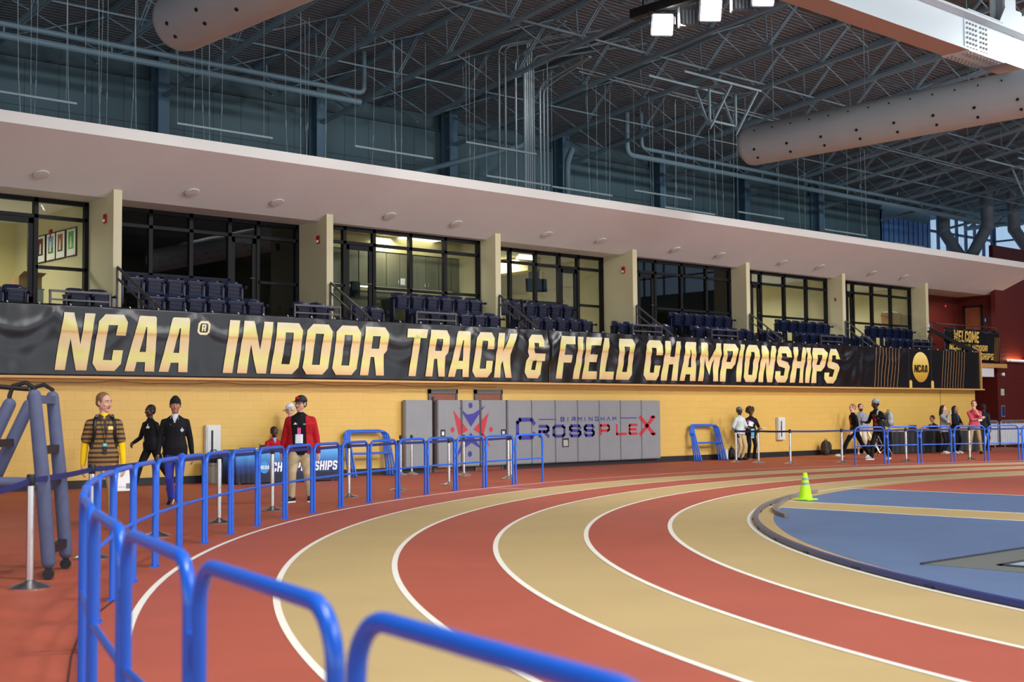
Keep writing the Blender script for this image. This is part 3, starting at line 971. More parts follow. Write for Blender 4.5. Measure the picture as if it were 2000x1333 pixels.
# slender gantry frame hanging from the joists
def gantry(x, label):
    t = thing('steel_gantry', label, 'steel frame', (x, 25.6, 10.3))
    m = MB()
    for a, b in (((0, .8, 1.35), (0, .25, 0)), ((0, -.6, 1.2), (0, .25, 0)), ((1.3, .8, 1.35), (1.3, .25, 0)), ((1.3, -.6, 1.2), (1.3, .25, 0)), ((0, .8, 1.35), (0, -.6, 1.2)), ((1.3, .8, 1.35), (1.3, -.6, 1.2)),
                 ((-2.2, .8, 1.4), (1.5, .8, 1.4)), ((-2.2, -.6, 1.25), (1.5, -.6, 1.25)), ((0, .25, 0), (0, .25, 1.3)), ((1.3, .25, 0), (1.3, .25, 1.3)), ((0, .25, .25), (1.3, .25, .25))):
        m.bar(a, b, .06, .06)
    m.build('frame_bars', mat('pale blue steel', (150, 178, 190), .45), t)
gantry(32.0, 'pale blue steel hanging frame beside the left end of the right duct')
gantry(52.5, 'pale steel hanging frame below the joists near the bright end windows')
# two thin wires strung across the joists and the orange sprinkler lines
for i, (z, lab) in enumerate(((12.35, 'upper of two thin pale pipes strung diagonally under the joists'), (12.2, 'lower of two thin pale pipes strung diagonally under the joists'))):
    t = thing('thin_pipe', lab, 'pipe', (29.2, 28.9 - i * .12, z))
    MB().tube([(0, 0, 0), (34, 0, -.35)], .025, 6).build('pipe_run', CONM, t)
ORA = mat('orange pipe', (176, 84, 46), .5)
for i, (y, lab) in enumerate(((19.0, 'orange pipe running under the roof deck, nearer the lamps'), (23.3, 'orange pipe running under the roof deck, nearer the far wall'))):
    t = thing('sprinkler_pipe', lab, 'pipe', (30, y, roofz(y) + 1.14))
    MB().tube([(0, 0, 0), (38, 0, 0)], .035, 6).build('pipe_run', ORA, t)

# ------------------------------------------------------------------ sport light bar
def light_bar():
    X = 19.3
    LEDM = emit('lamp face', (255, 255, 255), 30)
    t = thing('light_bar', 'black lighting bar under the roof that carries the bright flood lamps', 'light bar', (X, 0, 9.4))
    b = MB(); b.box(-.085, .085, 8.0, 17.5, -.09, .09); b.build('bar_box', BLACK, t)
    for y in (17.2, 13.2, 9.6):
        MB().bar((0, y, .09), (0, y, roofz(y) - 9.4), .04, .04).build('hanger_rod', BLACK, t)
    # bar is in world y coordinates relative to the empty at y = 0
    gm = mat('grey lamp housing', (120, 122, 126), .4, metal=.3)
    rows = [(16.72, True, 'first'), (16.05, False, 'first'), (15.52, True, 'second'), (14.8, False, 'second'), (14.3, True, 'third'), (13.0, True, 'fourth'), (11.8, True, 'fifth')]
    for y, lit, nth in rows:
        if lit:
            h = thing('flood_lamp', 'lit square white flood lamp hanging from the black bar, %s from its left end' % nth, 'flood lamp', (X, y, 9.05), math.radians(-40), 'lit flood lamps')
            M = Matrix.Rotation(math.radians(28), 3, 'X')
            m = MB(); m.obox((0, .07, 0), (.43, .13, .43), M); m.build('lamp_housing', gm, h, bevel=.02)
            m = MB(); m.obox(M @ V((0, -.045, 0)) + V((0, .03, 0)), (.37, .03, .37), M); m.build('lamp_face', LEDM, h)
            m = MB(); m.tube([(-.25, .05, 0), (-.25, .05, .26), (.25, .05, .26), (.25, .05, 0)], .015, 6); m.build('yoke', BLACK, h)
        else:
            h = thing('lamp_driver', 'dark grey lamp driver box under the black bar, %s from its left end' % nth, 'driver box', (X, y, 9.02), math.radians(-35), 'lamp driver boxes')
            m = MB(); m.box(-.2, .2, -.1, .1, -.2, .2); m.build('driver_case', mat('dark grey driver', (70, 72, 76), .5), h, bevel=.015)
            m = MB()
            for k in range(5): m.box(-.16 + .07 * k, -.13 + .07 * k, -.115, -.1, -.16, .1)
            m.build('cooling_fins', gm, h)
            m = MB(); m.tube([(0, 0, .2), (.03, 0, .32), (0, 0, .36)], .012, 6); m.build('cable', BLACK, h)
light_bar()
# ------------------------------------------------------------------ stadium seats
def make_seat(end=False):
    t = thing('stadium_seat', 'x', 'stadium seat')
    # backrest shell: curved in plan, leaning back
    b = MB()
    nx, nz = 8, 7
    def sh(u, v, o):
        x = (u - .5) * .46
        z = .46 + v * .39
        y = .02 + v * .13 - (2 * abs(u - .5)) ** 2 * .05 + o
        r = 0
        if v > .7:                       # rounded top corners
            e = (v - .7) / .3
            x *= 1 - .13 * e ** 2
        return (x, y, z - (2 * abs(u - .5)) ** 4 * .03 * v)
    F = [[sh(i / nx, k / nz, 0) for i in range(nx + 1)] for k in range(nz + 1)]
    B = [[sh(i / nx, k / nz, .035) for i in range(nx + 1)] for k in range(nz + 1)]
    ring = []
    vs = [p for r in F for p in r] + [p for r in B for p in r]
    n1 = (nx + 1) * (nz + 1)
    fs = []
    for k in range(nz):
        for i in range(nx):
            a = k * (nx + 1) + i
            fs.append((a, a + 1, a + nx + 2, a + nx + 1)); fs.append((n1 + a, n1 + a + nx + 1, n1 + a + nx + 2, n1 + a + 1))
    edge = [k * (nx + 1) for k in range(nz)] + [nz * (nx + 1) + i for i in range(nx)] + [k * (nx + 1) + nx for k in range(nz, 0, -1)] + [i for i in range(nx, 0, -1)]
    for i in range(len(edge)):
        a, c = edge[i], edge[(i + 1) % len(edge)]
        fs.append((a, c, n1 + c, n1 + a))
    b.add(vs, fs)
    b.build('backrest', NAVY, t, smooth=True)
    # tipped-up seat pan with moulded underside
    p = MB()
    p.obox((0, -.08, .56), (.42, .04, .35), Matrix.Rotation(math.radians(8), 3, 'X'))
    p.tube([(-.21, -.095, .735), (.21, -.095, .735)], .033, 10)
    pan = p.build('seat_pan', NAVY, t, bevel=.015, smooth=True)
    r = MB()
    M = Matrix.Rotation(math.radians(8), 3, 'X')
    for z, w, h in ((.685, .36, .025), (.43, .36, .04), (.60, .3, .022), (.51, .3, .022)): r.obox((0, -.118 + (z - .56) * -.13, z), (w, .045, h), M)
    for x in (-.175, .175): r.obox((x, -.118, .56), (.03, .05, .29), M)
    r.build('underside_ribs', NAVY, pan, bevel=.004)
    # arms with standards
    def arm(x):
        a = MB()
        a.box(x - .024, x + .024, -.2, .12, .655, .69); a.box(x - .02, x + .02, -.06, .1, .0, .66); a.tube([(x - .03, -.2, .67), (x + .03, -.2, .67)], .036, 10)
        a.build('armrest', NAVYS, t, bevel=.006)
    arm(-.257)
    if end: arm(.257)
    m = MB(); m.obox((0.11, -.022, .757), (.062, .014, .042), Matrix.Rotation(math.radians(-18), 3, 'X')); m.build('number_plate', PLATE, t)
    return t

SEATA, SEATB = make_seat(False), make_seat(True)
_used = {}
ROOMS = {2: 'second suite', 3: 'third suite', 4: 'fourth suite', 5: 'fifth suite', 6: 'sixth suite', 7: 'seventh suite'}
def place_seat(x, row, end, label, group):
    src = SEATB if end else SEATA
    y, z = (27.06, 3.41) if row == 1 else (27.86, 3.8 + .1)
    if row == 2: z = 3.9
    o = src if src.name not in _used else dup(src)
    _used[src.name] = 1
    o.location = (x, y, z)
    o['label'] = label
    o['group'] = group
SEATROWS = {2: (13.80, 13.90), 3: (21.44, 21.42), 4: (25.06, 25.04), 5: (32.58, 32.68), 6: (38.25, 38.31), 7: (43.9, 43.99)}
place_seat(10.79, 1, True, 'folded navy stadium seat at the left edge, front row of the leftmost suite', 'navy stadium seats')
place_seat(10.28, 1, False, 'folded navy stadium seat cut by the left edge, front row of the leftmost suite', 'navy stadium seats')
place_seat(10.36, 2, True, 'folded navy stadium seat at the left edge, upper row of the leftmost suite', 'navy stadium seats')
for b, (x2, x1) in SEATROWS.items():
    for k in range(6):
        place_seat(x2 + .513 * k, 2, k == 5, 'navy folded seat, %s from left, upper row of the %s' % (ORD[k], ROOMS[b]), 'navy stadium seats')
        place_seat(x1 + .513 * k, 1, k == 5, 'navy folded seat, %s from left, front row of six before the %s' % (ORD[k], ROOMS[b]), 'navy stadium seats')
for x, lab in ((12.14, 'left of the first fin'), (17.82, 'left of the second fin'), (19.48, 'behind the stair rail of the third suite'), (29.06, 'in front of the fourth fin'),
               (30.66, 'behind the stair rail of the fifth suite'), (36.28, 'behind the stair rail of the sixth suite'), (41.8, 'behind the stair rail of the seventh suite')):
    for k in range(2):
        place_seat(x + .513 * k, 1, k == 1, 'navy folded seat, %s of the pair %s' % (('left', 'right')[k], lab), 'navy stadium seats')
# plinth under the upper seats
# ------------------------------------------------------------------ rails
def stair_rail():
    t = thing('stair_rail', 'x', 'handrail')
    MB().bar((0, 0, .99), (.52, -1.02, .02), .04, .05).build('top_rail', RAILM, t)
    MB().bar((0, 0, .74), (.36, -.72, .06), .035, .04).build('mid_rail', RAILM, t)
    for x, y, z0, z1 in ((0.0, 0, 0, .97), (.26, -.51, -.4, .5), (.44, -.86, -.4, .2)):
        MB().box(x - .02, x + .02, y - .02, y + .02, z0, z1).build('rail_post', RAILM, t)
    return t
sr = stair_rail()
for i, fi in enumerate((0, 1, 2, 3, 4, 5)):
    o = sr if i == 0 else dup(sr)
    o.location = (FX[fi] + .06, 27.42, 3.82)
    o['label'] = 'dark sloping stair handrail at the foot of the %s cream fin from the left' % ORD[fi]
    o['group'] = 'stair handrails'
def hoop():
    t = thing('parapet_rail', 'x', 'low rail')
    m = MB(); m.bar((0, 0, .31), (1.34, 0, .31), .06, .045); m.build('top_rail', RAILM, t)
    m = MB(); m.bar((0, 0, .13), (1.34, 0, .13), .04, .035); m.build('lower_rail', RAILM, t)
    for x in (0.02, 1.32):
        MB().box(x - .02, x + .02, -.02, .02, 0, .31).build('rail_post', RAILM, t)
    return t
hp = hoop()
for i, (x, lab) in enumerate(((11.3, 'left of the first fin'), (17.24, 'left of the second fin'), (20.9, 'before the cabinet suite'), (29.05, 'left of the fourth fin'), (32.72, 'before the fifth suite'), (38.65, 'before the sixth suite'), (44.6, 'before the seventh suite'))):
    o = hp if i == 0 else dup(hp)
    o.location = (x, 26.52, 3.8)
    o['label'] = 'low dark two-bar rail on top of the parapet, %s' % lab
    o['group'] = 'low rails on the parapet'

# ------------------------------------------------------------------ discs, strobes, outlets on the canopy and fins
DISCM = mat('off white disc', (214, 208, 202), .5)
for i, x in enumerate((11.4, 14.95, 17.23, 20.63, 22.87, 26.27, 28.5, 31.91, 34.15, 37.57, 39.77, 43.13, 45.36)):
    t = thing('soffit_disc', 'round off-white disc cover on the sloping canopy soffit, %s from the left' % ORD[i], 'soffit disc', (x, 27.245, CEZ + .42 * (27.85 - 27.245)), 0, 'soffit discs')
    t.rotation_euler = (math.radians(-22.8), 0, 0)
    MB().lathe([(.15, -.004), (.17, -.02), (.16, -.035), (.01, -.045)], 24).build('disc_cover', DISCM, t, smooth=True)
STR = mat('red strobe plastic', (170, 26, 30), .35)
for i, (x, y, z, lab) in enumerate(((FX[0], 27.87, 5.93, 'on the first cream fin from the left'), (FX[1], 27.84, 5.93, 'on the second cream fin from the left'), (FX[3], 27.87, 5.93, 'on the fourth cream fin from the left'), (FX[0], 30.8, 5.9, 'inside the leftmost suite above the pictures'))):
    t = thing('fire_strobe', 'red fire alarm strobe ' + lab, 'fire alarm', (x, y, z), 0, 'red fire alarm strobes')
    MB().box(-.05, 0, -.06, .06, -.1, .1).build('strobe_box', STR, t, bevel=.01)
    MB().box(-.075, -.05, -.035, .035, -.08, -.02).build('strobe_lens', PAPER, t)
for i, (x, y, z, lab) in enumerate(((FX[0], 27.95, 4.15, 'low on the first cream fin'), (FX[1], 27.95, 4.3, 'low on the second cream fin'), (FX[5], 27.8, 5.6, 'high on the sixth cream fin'))):
    t = thing('wall_outlet', 'small dark wall outlet ' + lab, 'outlet', (x, y, z))
    MB().box(-.012, 0, -.035, .035, -.06, .06).build('cover_plate', mat('grey outlet', (110, 108, 96), .5), t)
    MB().box(-.016, -.012, -.018, .018, .01, .045).build('socket', BLACK, t)

# ------------------------------------------------------------------ inside the suites
def suite_things():
    # framed pictures on the right-hand wall of the leftmost suite
    FRM = mat('black picture frame', (20, 18, 18), .4)
    cols = [((150, 150, 160), (90, 90, 100)), ((96, 44, 34), (52, 26, 24)), ((120, 150, 190), (74, 128, 84)), ((150, 92, 60), (86, 84, 60)), ((54, 168, 60), (90, 200, 96))]
    names = ['grey image', 'dark red image', 'blue and green image', 'brown image', 'bright green image']
    for i, yc in enumerate((31.93, 31.35, 30.76, 30.22, 29.62)):
        t = thing('framed_picture', 'black framed picture with a %s in the leftmost suite' % names[i], 'picture', (FX[0], yc, 5.58), 0, 'framed pictures')
        MB().box(-.03, 0, -.26, .26, -.34, .34).build('frame', FRM, t)
        MB().box(-.034, -.03, -.23, .23, -.31, .31).build('mat_board', PAPER, t)
        m = MB(); m.mi(0); m.box(-.038, -.034, -.14, .14, -.02, .25); m.mi(1); m.box(-.038, -.034, -.14, .14, -.16, -.02); m.mi(2)
        m.add([(-.0385, -.04, -.12), (-.0385, .07, -.12), (-.0385, .03, .12), (-.0385, -.02, .14)], [(0, 1, 2, 3)])
        m.build('print', [mat('print a%d' % i, cols[i][0], .5), mat('print b%d' % i, cols[i][1], .5), mat('print figure', (232, 226, 214), .5)], t)
    KR = mat('brown cardboard', (170, 132, 88), .8, var=.05)
    t = thing('cardboard_box', 'open brown cardboard box on the bin in the leftmost suite', 'box', (12.1, 29.6, 4.42))
    MB().box(-.28, .25, -.2, .2, 0, .26).build('box_body', KR, t)
    m = MB(); m.prism([(-.28, -.2, .26), (.25, -.2, .26), (.3, -.34, .34), (-.22, -.34, .36)], (0, 0, 0), (0, .004, .006)); m.build('flap', KR, t)
    t = thing('waste_bin', 'pale grey waste bin inside the leftmost suite by the glass', 'bin', (12.1, 29.6, FLZ))
    MB().box(-.3, .3, -.2, .2, 0, .47).build('bin_body', mat('pale grey plastic', (178, 180, 170), .5), t, bevel=.02)
    MB().box(-.31, .31, -.21, .21, .44, .47).build('bin_rim', mat('grey plastic rim', (150, 152, 144), .5), t)
    # third suite: cabinets, light, dispenser, bin
    B3 = 29.45
    CAB = mat('grey olive cabinet laminate', (116, 112, 88), .5, var=.04, vscale=4)
    for i in range(6):
        x = 19.1 + i * .93
        t = thing('wall_cabinet', 'grey-olive wall cabinet in the third suite, %s from the left' % ORD[i], 'cabinet', (x, B3, 5.0), 0, 'wall cabinets')
        MB().box(0, .92, -.36, -.01, 0, .95).build('cabinet_body', CAB, t)
        for k in (0, 1):
            d = MB().box(.01 + .46 * k, .45 + .46 * k, -.38, -.36, .01, .94).build('cabinet_door', CAB, t, bevel=.004)
            xx = .4 if k == 0 else .52
            MB().tube([(xx, -.38, .06), (xx, -.41, .08), (xx, -.41, .2), (xx, -.38, .22)], .008, 6).build('pull_handle', CHROME, d)
    struct(MB().box(FX[1] + FT, FX[2], B3 - .4, B3, 5.97, CEZ).build('trim_4', CREAMIN))
    t = thing('counter', 'long counter under the wall cabinets of the third suite', 'counter', (19.1, B3, FLZ))
    MB().box(0, 5.3, -.5, -.01, 0, .86).build('counter_base', CAB, t); MB().box(-.05, 5.36, -.53, -.01, .86, .9).build('worktop', mat('dark worktop', (60, 58, 54), .4), t)
    t = thing('strip_light', 'bright strip light under the wall cabinets', 'strip light', (19.1, B3 - .3, 4.97))
    MB().box(0, 5.2, -.03, .03, 0, .025).build('diffuser', emit('cabinet strip light', (255, 250, 225), 6), t)
    t = thing('ceiling_light', 'bright square ceiling light in the third suite', 'ceiling light', (22.9, 28.85, CEZ - .03))
    MB().box(-.62, .62, -.3, .3, 0, .03).build('diffuser', emit('suite ceiling lamp', (255, 250, 228), 5), t)
    t = thing('ceiling_light', 'bright ceiling light at the left of the fourth suite', 'ceiling light', (26.2, 30.4, CEZ - .03))
    MB().box(-.62, .62, -.32, .32, 0, .03).build('diffuser', emit('suite ceiling lamp', (255, 250, 228), 5), t)
    t = thing('towel_dispenser', 'black paper towel dispenser behind the glass door of the third suite', 'dispenser', (20.55, 28.62, 4.62))
    MB().box(-.15, .15, 0, .2, 0, .42).build('dispenser_body', mat('black glossy plastic', (26, 30, 30), .2), t, bevel=.04, smooth=True)
    MB().box(-.13, .13, -.015, .01, .18, .4).build('smoked_cover', mat('smoked cover', (58, 70, 68), .12), t, bevel=.01)
    t = thing('waste_bin', 'dark grey waste bin behind the glass of the third suite', 'bin', (21.6, 28.6, FLZ))
    MB().lathe([(.16, 0), (.2, .62), (.2, .64), (.18, .64)], 20).build('bin_body', mat('dark grey bin', (74, 78, 70), .5), t, smooth=True)
    t = thing('notice_sheet', 'small white sheet taped to a cabinet door in the third suite', 'sheet', (22.45, B3 - .39, 5.18))
    MB().box(-.08, .08, 0, .004, -.09, .09).build('sheet', PAPER, t)
    # fourth suite: television, door, sign, soffit
    t = thing('television', 'black wall television on a bracket in the fourth suite', 'television', (28.35, 29.9, 5.5), math.radians(-22))
    MB().obox((0, 0, 0), (.7, .06, .42), Matrix.Rotation(math.radians(-6), 3, 'X')).build('screen', mat('black screen', (12, 12, 14), .15), t, bevel=.01)
    MB().box(-.12, .12, .03, .35, -.05, .5).build('bracket', BLACK, t)
    struct(MB().box(28.0, 28.55, 29.9, BACKY, 5.95, CEZ).build('trim_5', CREAMIN))
    d = MB().box(25.6, 27.2, BACKY - .06, BACKY - .01, FLZ, 5.55).build('door_10', WOODR); struct(d)
    t = thing('paper_sign', 'white paper sign on the red-brown door of the fourth suite', 'sign', (26.75, 31.6, 5.05))
    MB().box(-.22, .22, 0, .01, -.16, .16).build('sheet', PAPER, t)
    m = MB(); m.box(-.1, .1, -.004, 0, .02, .04); m.box(-.13, .13, -.004, 0, -.06, -.045); m.build('print_lines', mat('grey ink', (120, 120, 120), .6), t)
    MB().box(-.02, .02, .01, .03, -1.1, -.16).build('stand_post', BLACK, t)
    # seventh suite: carton on a shelf
    t = thing('cardboard_box', 'big open cardboard box on the ledge of the seventh suite', 'box', (46.75, 28.7, 4.87), math.radians(8))
    MB().box(-.42, .42, -.22, .25, 0, .52).build('box_body', KR, t)
    m = MB(); m.prism([(-.42, -.22, .52), (-.42, .25, .52), (-.62, .2, .36), (-.62, -.2, .36)], (0, 0, 0), (.006, 0, .004)); m.build('flap', KR, t)
    m = MB(); m.prism([(.42, -.22, .52), (.42, .25, .52), (.52, .22, .3), (.52, -.2, .3)], (0, 0, 0), (.006, 0, .004)); m.build('flap', KR, t)
    m = MB(); m.box(-.3, .2, -.16, .2, .5, .58); m.build('packing_paper', PAPER, t)
    MB().box(-.9, .5, -.25, .3, -.05, 0).build('shelf', mat('cream shelf', (196, 186, 150), .6), t)
suite_things()
# ------------------------------------------------------------------ long banners on the parapet
BANM = mat('dark banner vinyl', (26, 22, 24), 0.27, spec=0.45, var=.05, vscale=1.5)
GOLD = ramp_mat('gold print bands', 'Z', 2.42, 3.68, [(0.0, (218, 170, 108)), (.12, (232, 196, 136)), (.26, (230, 220, 132)), (.34, (232, 214, 132)), (.48, (232, 202, 152)), (.62, (230, 196, 140)), (.67, (218, 166, 96)), (.70, (230, 204, 118)), (.80, (230, 224, 134)), (.9, (232, 218, 164)), (1.0, (234, 222, 186))], rough=.4)
GOLDL = mat('gold print', (226, 186, 92), .4)
GOLDT = mat('thin gold print line', (206, 150, 92), .45)
BY = 26.36
GROM = []
def wob(x, z):
    """creases and scallops of the hanging vinyl"""
    k = (z - 2.32) / 1.5
    a = .45 + .75 * max(0, min(1, (x - 20) / 17))
    if x > 41: a = .5          # looser towards the right
    if x > 43.9: a = .12
    s = 0.0
    p = (x % 1.62) / 1.62 - .5
    s += .055 * a * math.exp(-((k - .9 + 1.1 * (.25 - p * p)) / .09) ** 2)        # swag folds under the ties
    s += .03 * a * math.exp(-((k - .72 + 1.3 * (.25 - p * p)) / .10) ** 2)
    s += .016 * a * math.sin(5.1 * x + 3.2 * k * 2 + 1.3 * math.sin(1.7 * x)) * (1 - .5 * k)
    s += .010 * a * math.sin(11.0 * x - 6.5 * k + 2.0 * math.sin(2.3 * x + k))
    q = (x % .66) / .66 - .5
    s += .012 * a * math.sin(q * 26 * (1.25 - k)) * max(0, k - .35)     # short creases fanning from the ties
    s += .02 * a * math.sin(1.37 * x + 9 * k * (.5 + .5 * math.sin(.83 * x)))
    return s
def bmap(z_off):
    return lambda x, z: (x, BY - wob(x, z) - z_off, z)
def banner(x0, x1, label, seam_top=3.83, seam_bot=2.335):
    t = thing('banner', label, 'banner', (0, 0, 0))
    nx = int((x1 - x0) / .075); nz = 30
    m = MB()
    vs = []
    for k in range(nz + 1):
        for i in range(nx + 1):
            x = x0 + (x1 - x0) * i / nx
            e = 0
            if k == nz: e = -.03 * abs(math.sin(PI * x / .81)) * (1 if x > 17 else .3)
            z = seam_bot + (seam_top - seam_bot) * k / nz + e
            vs.append((x, BY - wob(x, z), z))
    m.add(vs, [(k * (nx + 1) + i, k * (nx + 1) + i + 1, (k + 1) * (nx + 1) + i + 1, (k + 1) * (nx + 1) + i) for k in range(nz) for i in range(nx)])
    o = m.build('banner_sheet', BANM, t, smooth=True)
    sm = o.modifiers.new('thickness', 'SOLIDIFY'); sm.thickness = .004; sm.offset = 1
    g0 = None
    x = x0 + .1
    while x < x1:
        if g0 is None:
            q = MB(); q.tube([(0, -.02, 0), (0, .0, .015), (0, .02, .03)], .011, 6); g0 = q.build('tie', PAPER, t, loc=(x, BY - .02, 3.81)); 
        else:
            c = g0.copy(); COL.objects.link(c); c.location = (x, BY - .02, 3.81); c.parent = t
        x += .66
    return t
def word(t, txt, x0, x1, z0=2.46, z1=3.66, shear=.16, mtl=None, off=.02):
    h = z1 - z0
    P, w = text_polys(txt, h, .11, 0)
    sc = (x1 - x0 - shear * h) / w
    m = MB()
    for loops in P:
        L2 = [[(x0 + a * sc + shear * b, z0 + b) for a, b in l] for l in loops]
        add_flat(m, L2, bmap(off), .14)
    # print sits on the sheet
    o = m.build('lettering', mtl or GOLD, t, fix=False)
    for p in o.data.polygons: p.use_smooth = True
    if o.data.polygons[0].normal.y > 0: o.data.flip_normals()
    return o
b1 = banner(3.0, 25.49, 'long black banner with gold NCAA INDOOR TRACK & lettering at left')
word(b1, 'NCAA', 11.35, 14.55)
word(b1, 'INDOOR', 15.24, 19.93)
word(b1, 'TRACK', 20.32, 24.22)
word(b1, '&', 24.5, 25.37)
m = MB()   # registered mark
add_flat(m, [[(14.66, 3.3), (14.84, 3.3), (14.9, 3.36), (14.93, 3.55), (14.88, 3.61), (14.70, 3.61), (14.63, 3.55), (14.6, 3.36)],
             [(14.68, 3.35), (14.83, 3.35), (14.86, 3.38), (14.88, 3.53), (14.86, 3.56), (14.71, 3.56), (14.68, 3.53), (14.65, 3.38)]], bmap(.011), .14)
for lp in text_polys('R', .15, .1, .1)[0]:
    add_flat(m, [[(14.71 + a, 3.38 + b) for a, b in l] for l in lp], bmap(.011), .14)
m.build('registered_mark', mat('pale gold print', (240, 224, 170), .4), b1, fix=False)
b2 = banner(25.53, 49.28, 'long black banner with gold FIELD CHAMPIONSHIPS lettering and a gold ball logo at right')
word(b2, 'FIELD', 25.7, 28.95)
word(b2, 'CHAMPIONSHIPS', 29.3, 39.5)
for x in [41.75 + .215 * i for i in range(8)] + [46.42 + .2 * i for i in range(9)]:
    m = MB(); add_flat(m, [[(x - .1, 2.36), (x - .08, 2.36), (x + .13, 3.8), (x + .11, 3.8)]], bmap(.011), .2)
    m.build('thin_line', GOLDT, b2, fix=False)
m = MB(); add_flat(m, [disc2((44.84, 3.13), .58, .57, 48)], bmap(.012), .2)
m.build('logo_disc', ramp_mat('gold ball print', 'Z', 2.5, 3.7, [(0, (186, 132, 40)), (.5, (226, 178, 66)), (1, (246, 222, 140))], .35), b2, fix=False)
m = MB()
for loops in text_polys('NCAA', .28, .06, .12, sx=1.1)[0]:
    add_flat(m, [[(44.37 + a, 2.93 + b) for a, b in l] for l in loops], bmap(.02), .2)
m.build('logo_lettering', mat('black print', (14, 12, 12), .4), b2, fix=False)
for x in (44.12, 45.66):
    m = MB(); add_flat(m, [[(x - .1, 2.35), (x + .1, 2.35), (x + .1, 2.58), (x + .05, 2.63), (x - .05, 2.63), (x - .1, 2.58)]], bmap(.011), .2)
    m.build('logo_tab', GOLDL, b2, fix=False)
for x in (44.02, 45.6): MB().box(x - .008, x + .008, BY - .012, BY, 2.34, 3.83).build('seam', mat('banner seam', (64, 58, 60), .5), b2)
t = thing('cable', 'thin dark cable sagging along the underside of the tan ledge at left', 'cable', (3, 26.5, 2.29))
MB().tube([(i * .4, -.24, -.03 - .05 * abs(math.sin(i * .52)) - .012 * (i % 3)) for i in range(52)], .006, 6).build('cable_run', BLACK, t)

# ------------------------------------------------------------------ grey wall padding with the hall's emblem
PADM = mat('grey pad vinyl', (142, 142, 143), 0.35, spec=0.45, var=.05, vscale=2.2, bump=.35, bscale=7)
PUR = mat('purple print', (58, 52, 148), .4)
CRM = mat('crimson print', (196, 44, 58), .4)
PY = 26.42
PX = [(20.47, 21.36), (21.52, 22.31), (22.34, 22.96), (23.0, 23.9), (23.94, 24.83), (24.83, 25.73), (25.73, 26.61), (26.61, 27.49), (27.49, 28.38), (28.38, 29.29), (29.29, 30.15)]
pads = []
for i, (a, c) in enumerate(PX):
    t = thing('wall_pad', 'grey vinyl wall pad by the doors, %s from the left of the row' % ORD[i], 'wall pad', ((a + c) / 2, PY, 0), 0, 'grey wall pads')
    w = (c - a) / 2 - .004
    MB().box(-w, w, 0, .14, .13 if i else .14, 1.86).build('pad_body', PADM, t, bevel=.02, smooth=True)
    pads.append((t, (a + c) / 2))
def clip_poly(poly, xa, xb):
    def cl(P, f, inter):
        out = []
        for i in range(len(P)):
            p, q = P[i - 1], P[i]
            if f(q):
                if not f(p): out.append(inter(p, q))
                out.append(q)
            elif f(p): out.append(inter(p, q))
        return out
    def at(v): return lambda p, q: (v, p[1] + (q[1] - p[1]) * (v - p[0]) / (q[0] - p[0]))
    P = cl(poly, lambda p: p[0] >= xa, at(xa))
    return cl(P, lambda p: p[0] <= xb, at(xb)) if P else []
def pad_print(polys, mtl, name):
    for (t, xc), (a, c) in zip(pads, PX):
        m = MB()
        for poly in polys:
            P = clip_poly(poly, a + .012, c - .012)
            if len(P) > 2:
                add_flat(m, [[(x - xc, z) for x, z in P]], lambda x, z: (x, -.004, z))
        if m.f: m.build(name, mtl, t)
star_p = [[(22.23, 1.68), (22.51, 1.48), (22.73, 1.51), (23.15, 1.72), (22.90, 1.46), (22.64, 1.16), (22.40, 1.46)], disc2((22.63, 1.72), .07, .075),
          [(22.64, 1.01), (22.80, .80), (23.05, .54), (22.66, .74), (22.33, .56), (22.04, .26), (22.28, .69), (22.45, .82)], disc2((22.6, .45), .07, .075)]
star_r = [[(22.03, 1.61), (22.54, 1.07), (22.22, .94)], disc2((22.01, 1.09), .065, .07), [(23.27, 1.54), (22.72, 1.09), (23.07, .91)], [(23.0, .98), (23.14, .93), (23.32, .58)], disc2((23.34, 1.08), .065, .07)]
pad_print(star_p, PUR, 'emblem_print')
pad_print(star_r, CRM, 'emblem_print')
def strokes_to_polys(lines, w):
    out = []
    for pts in lines:
        for (x0, z0), (x1, z1) in zip(pts, pts[1:]):
            d = V((x1 - x0, z1 - z0)).normalized(); n = V((-d.y, d.x)) * w / 2; e = d * w * .35
            out.append([(x0 - e.x + n.x, z0 - e.y + n.y), (x0 - e.x - n.x, z0 - e.y - n.y), (x1 + e.x - n.x, z1 + e.y - n.y), (x1 + e.x + n.x, z1 + e.y + n.y)])
    return out
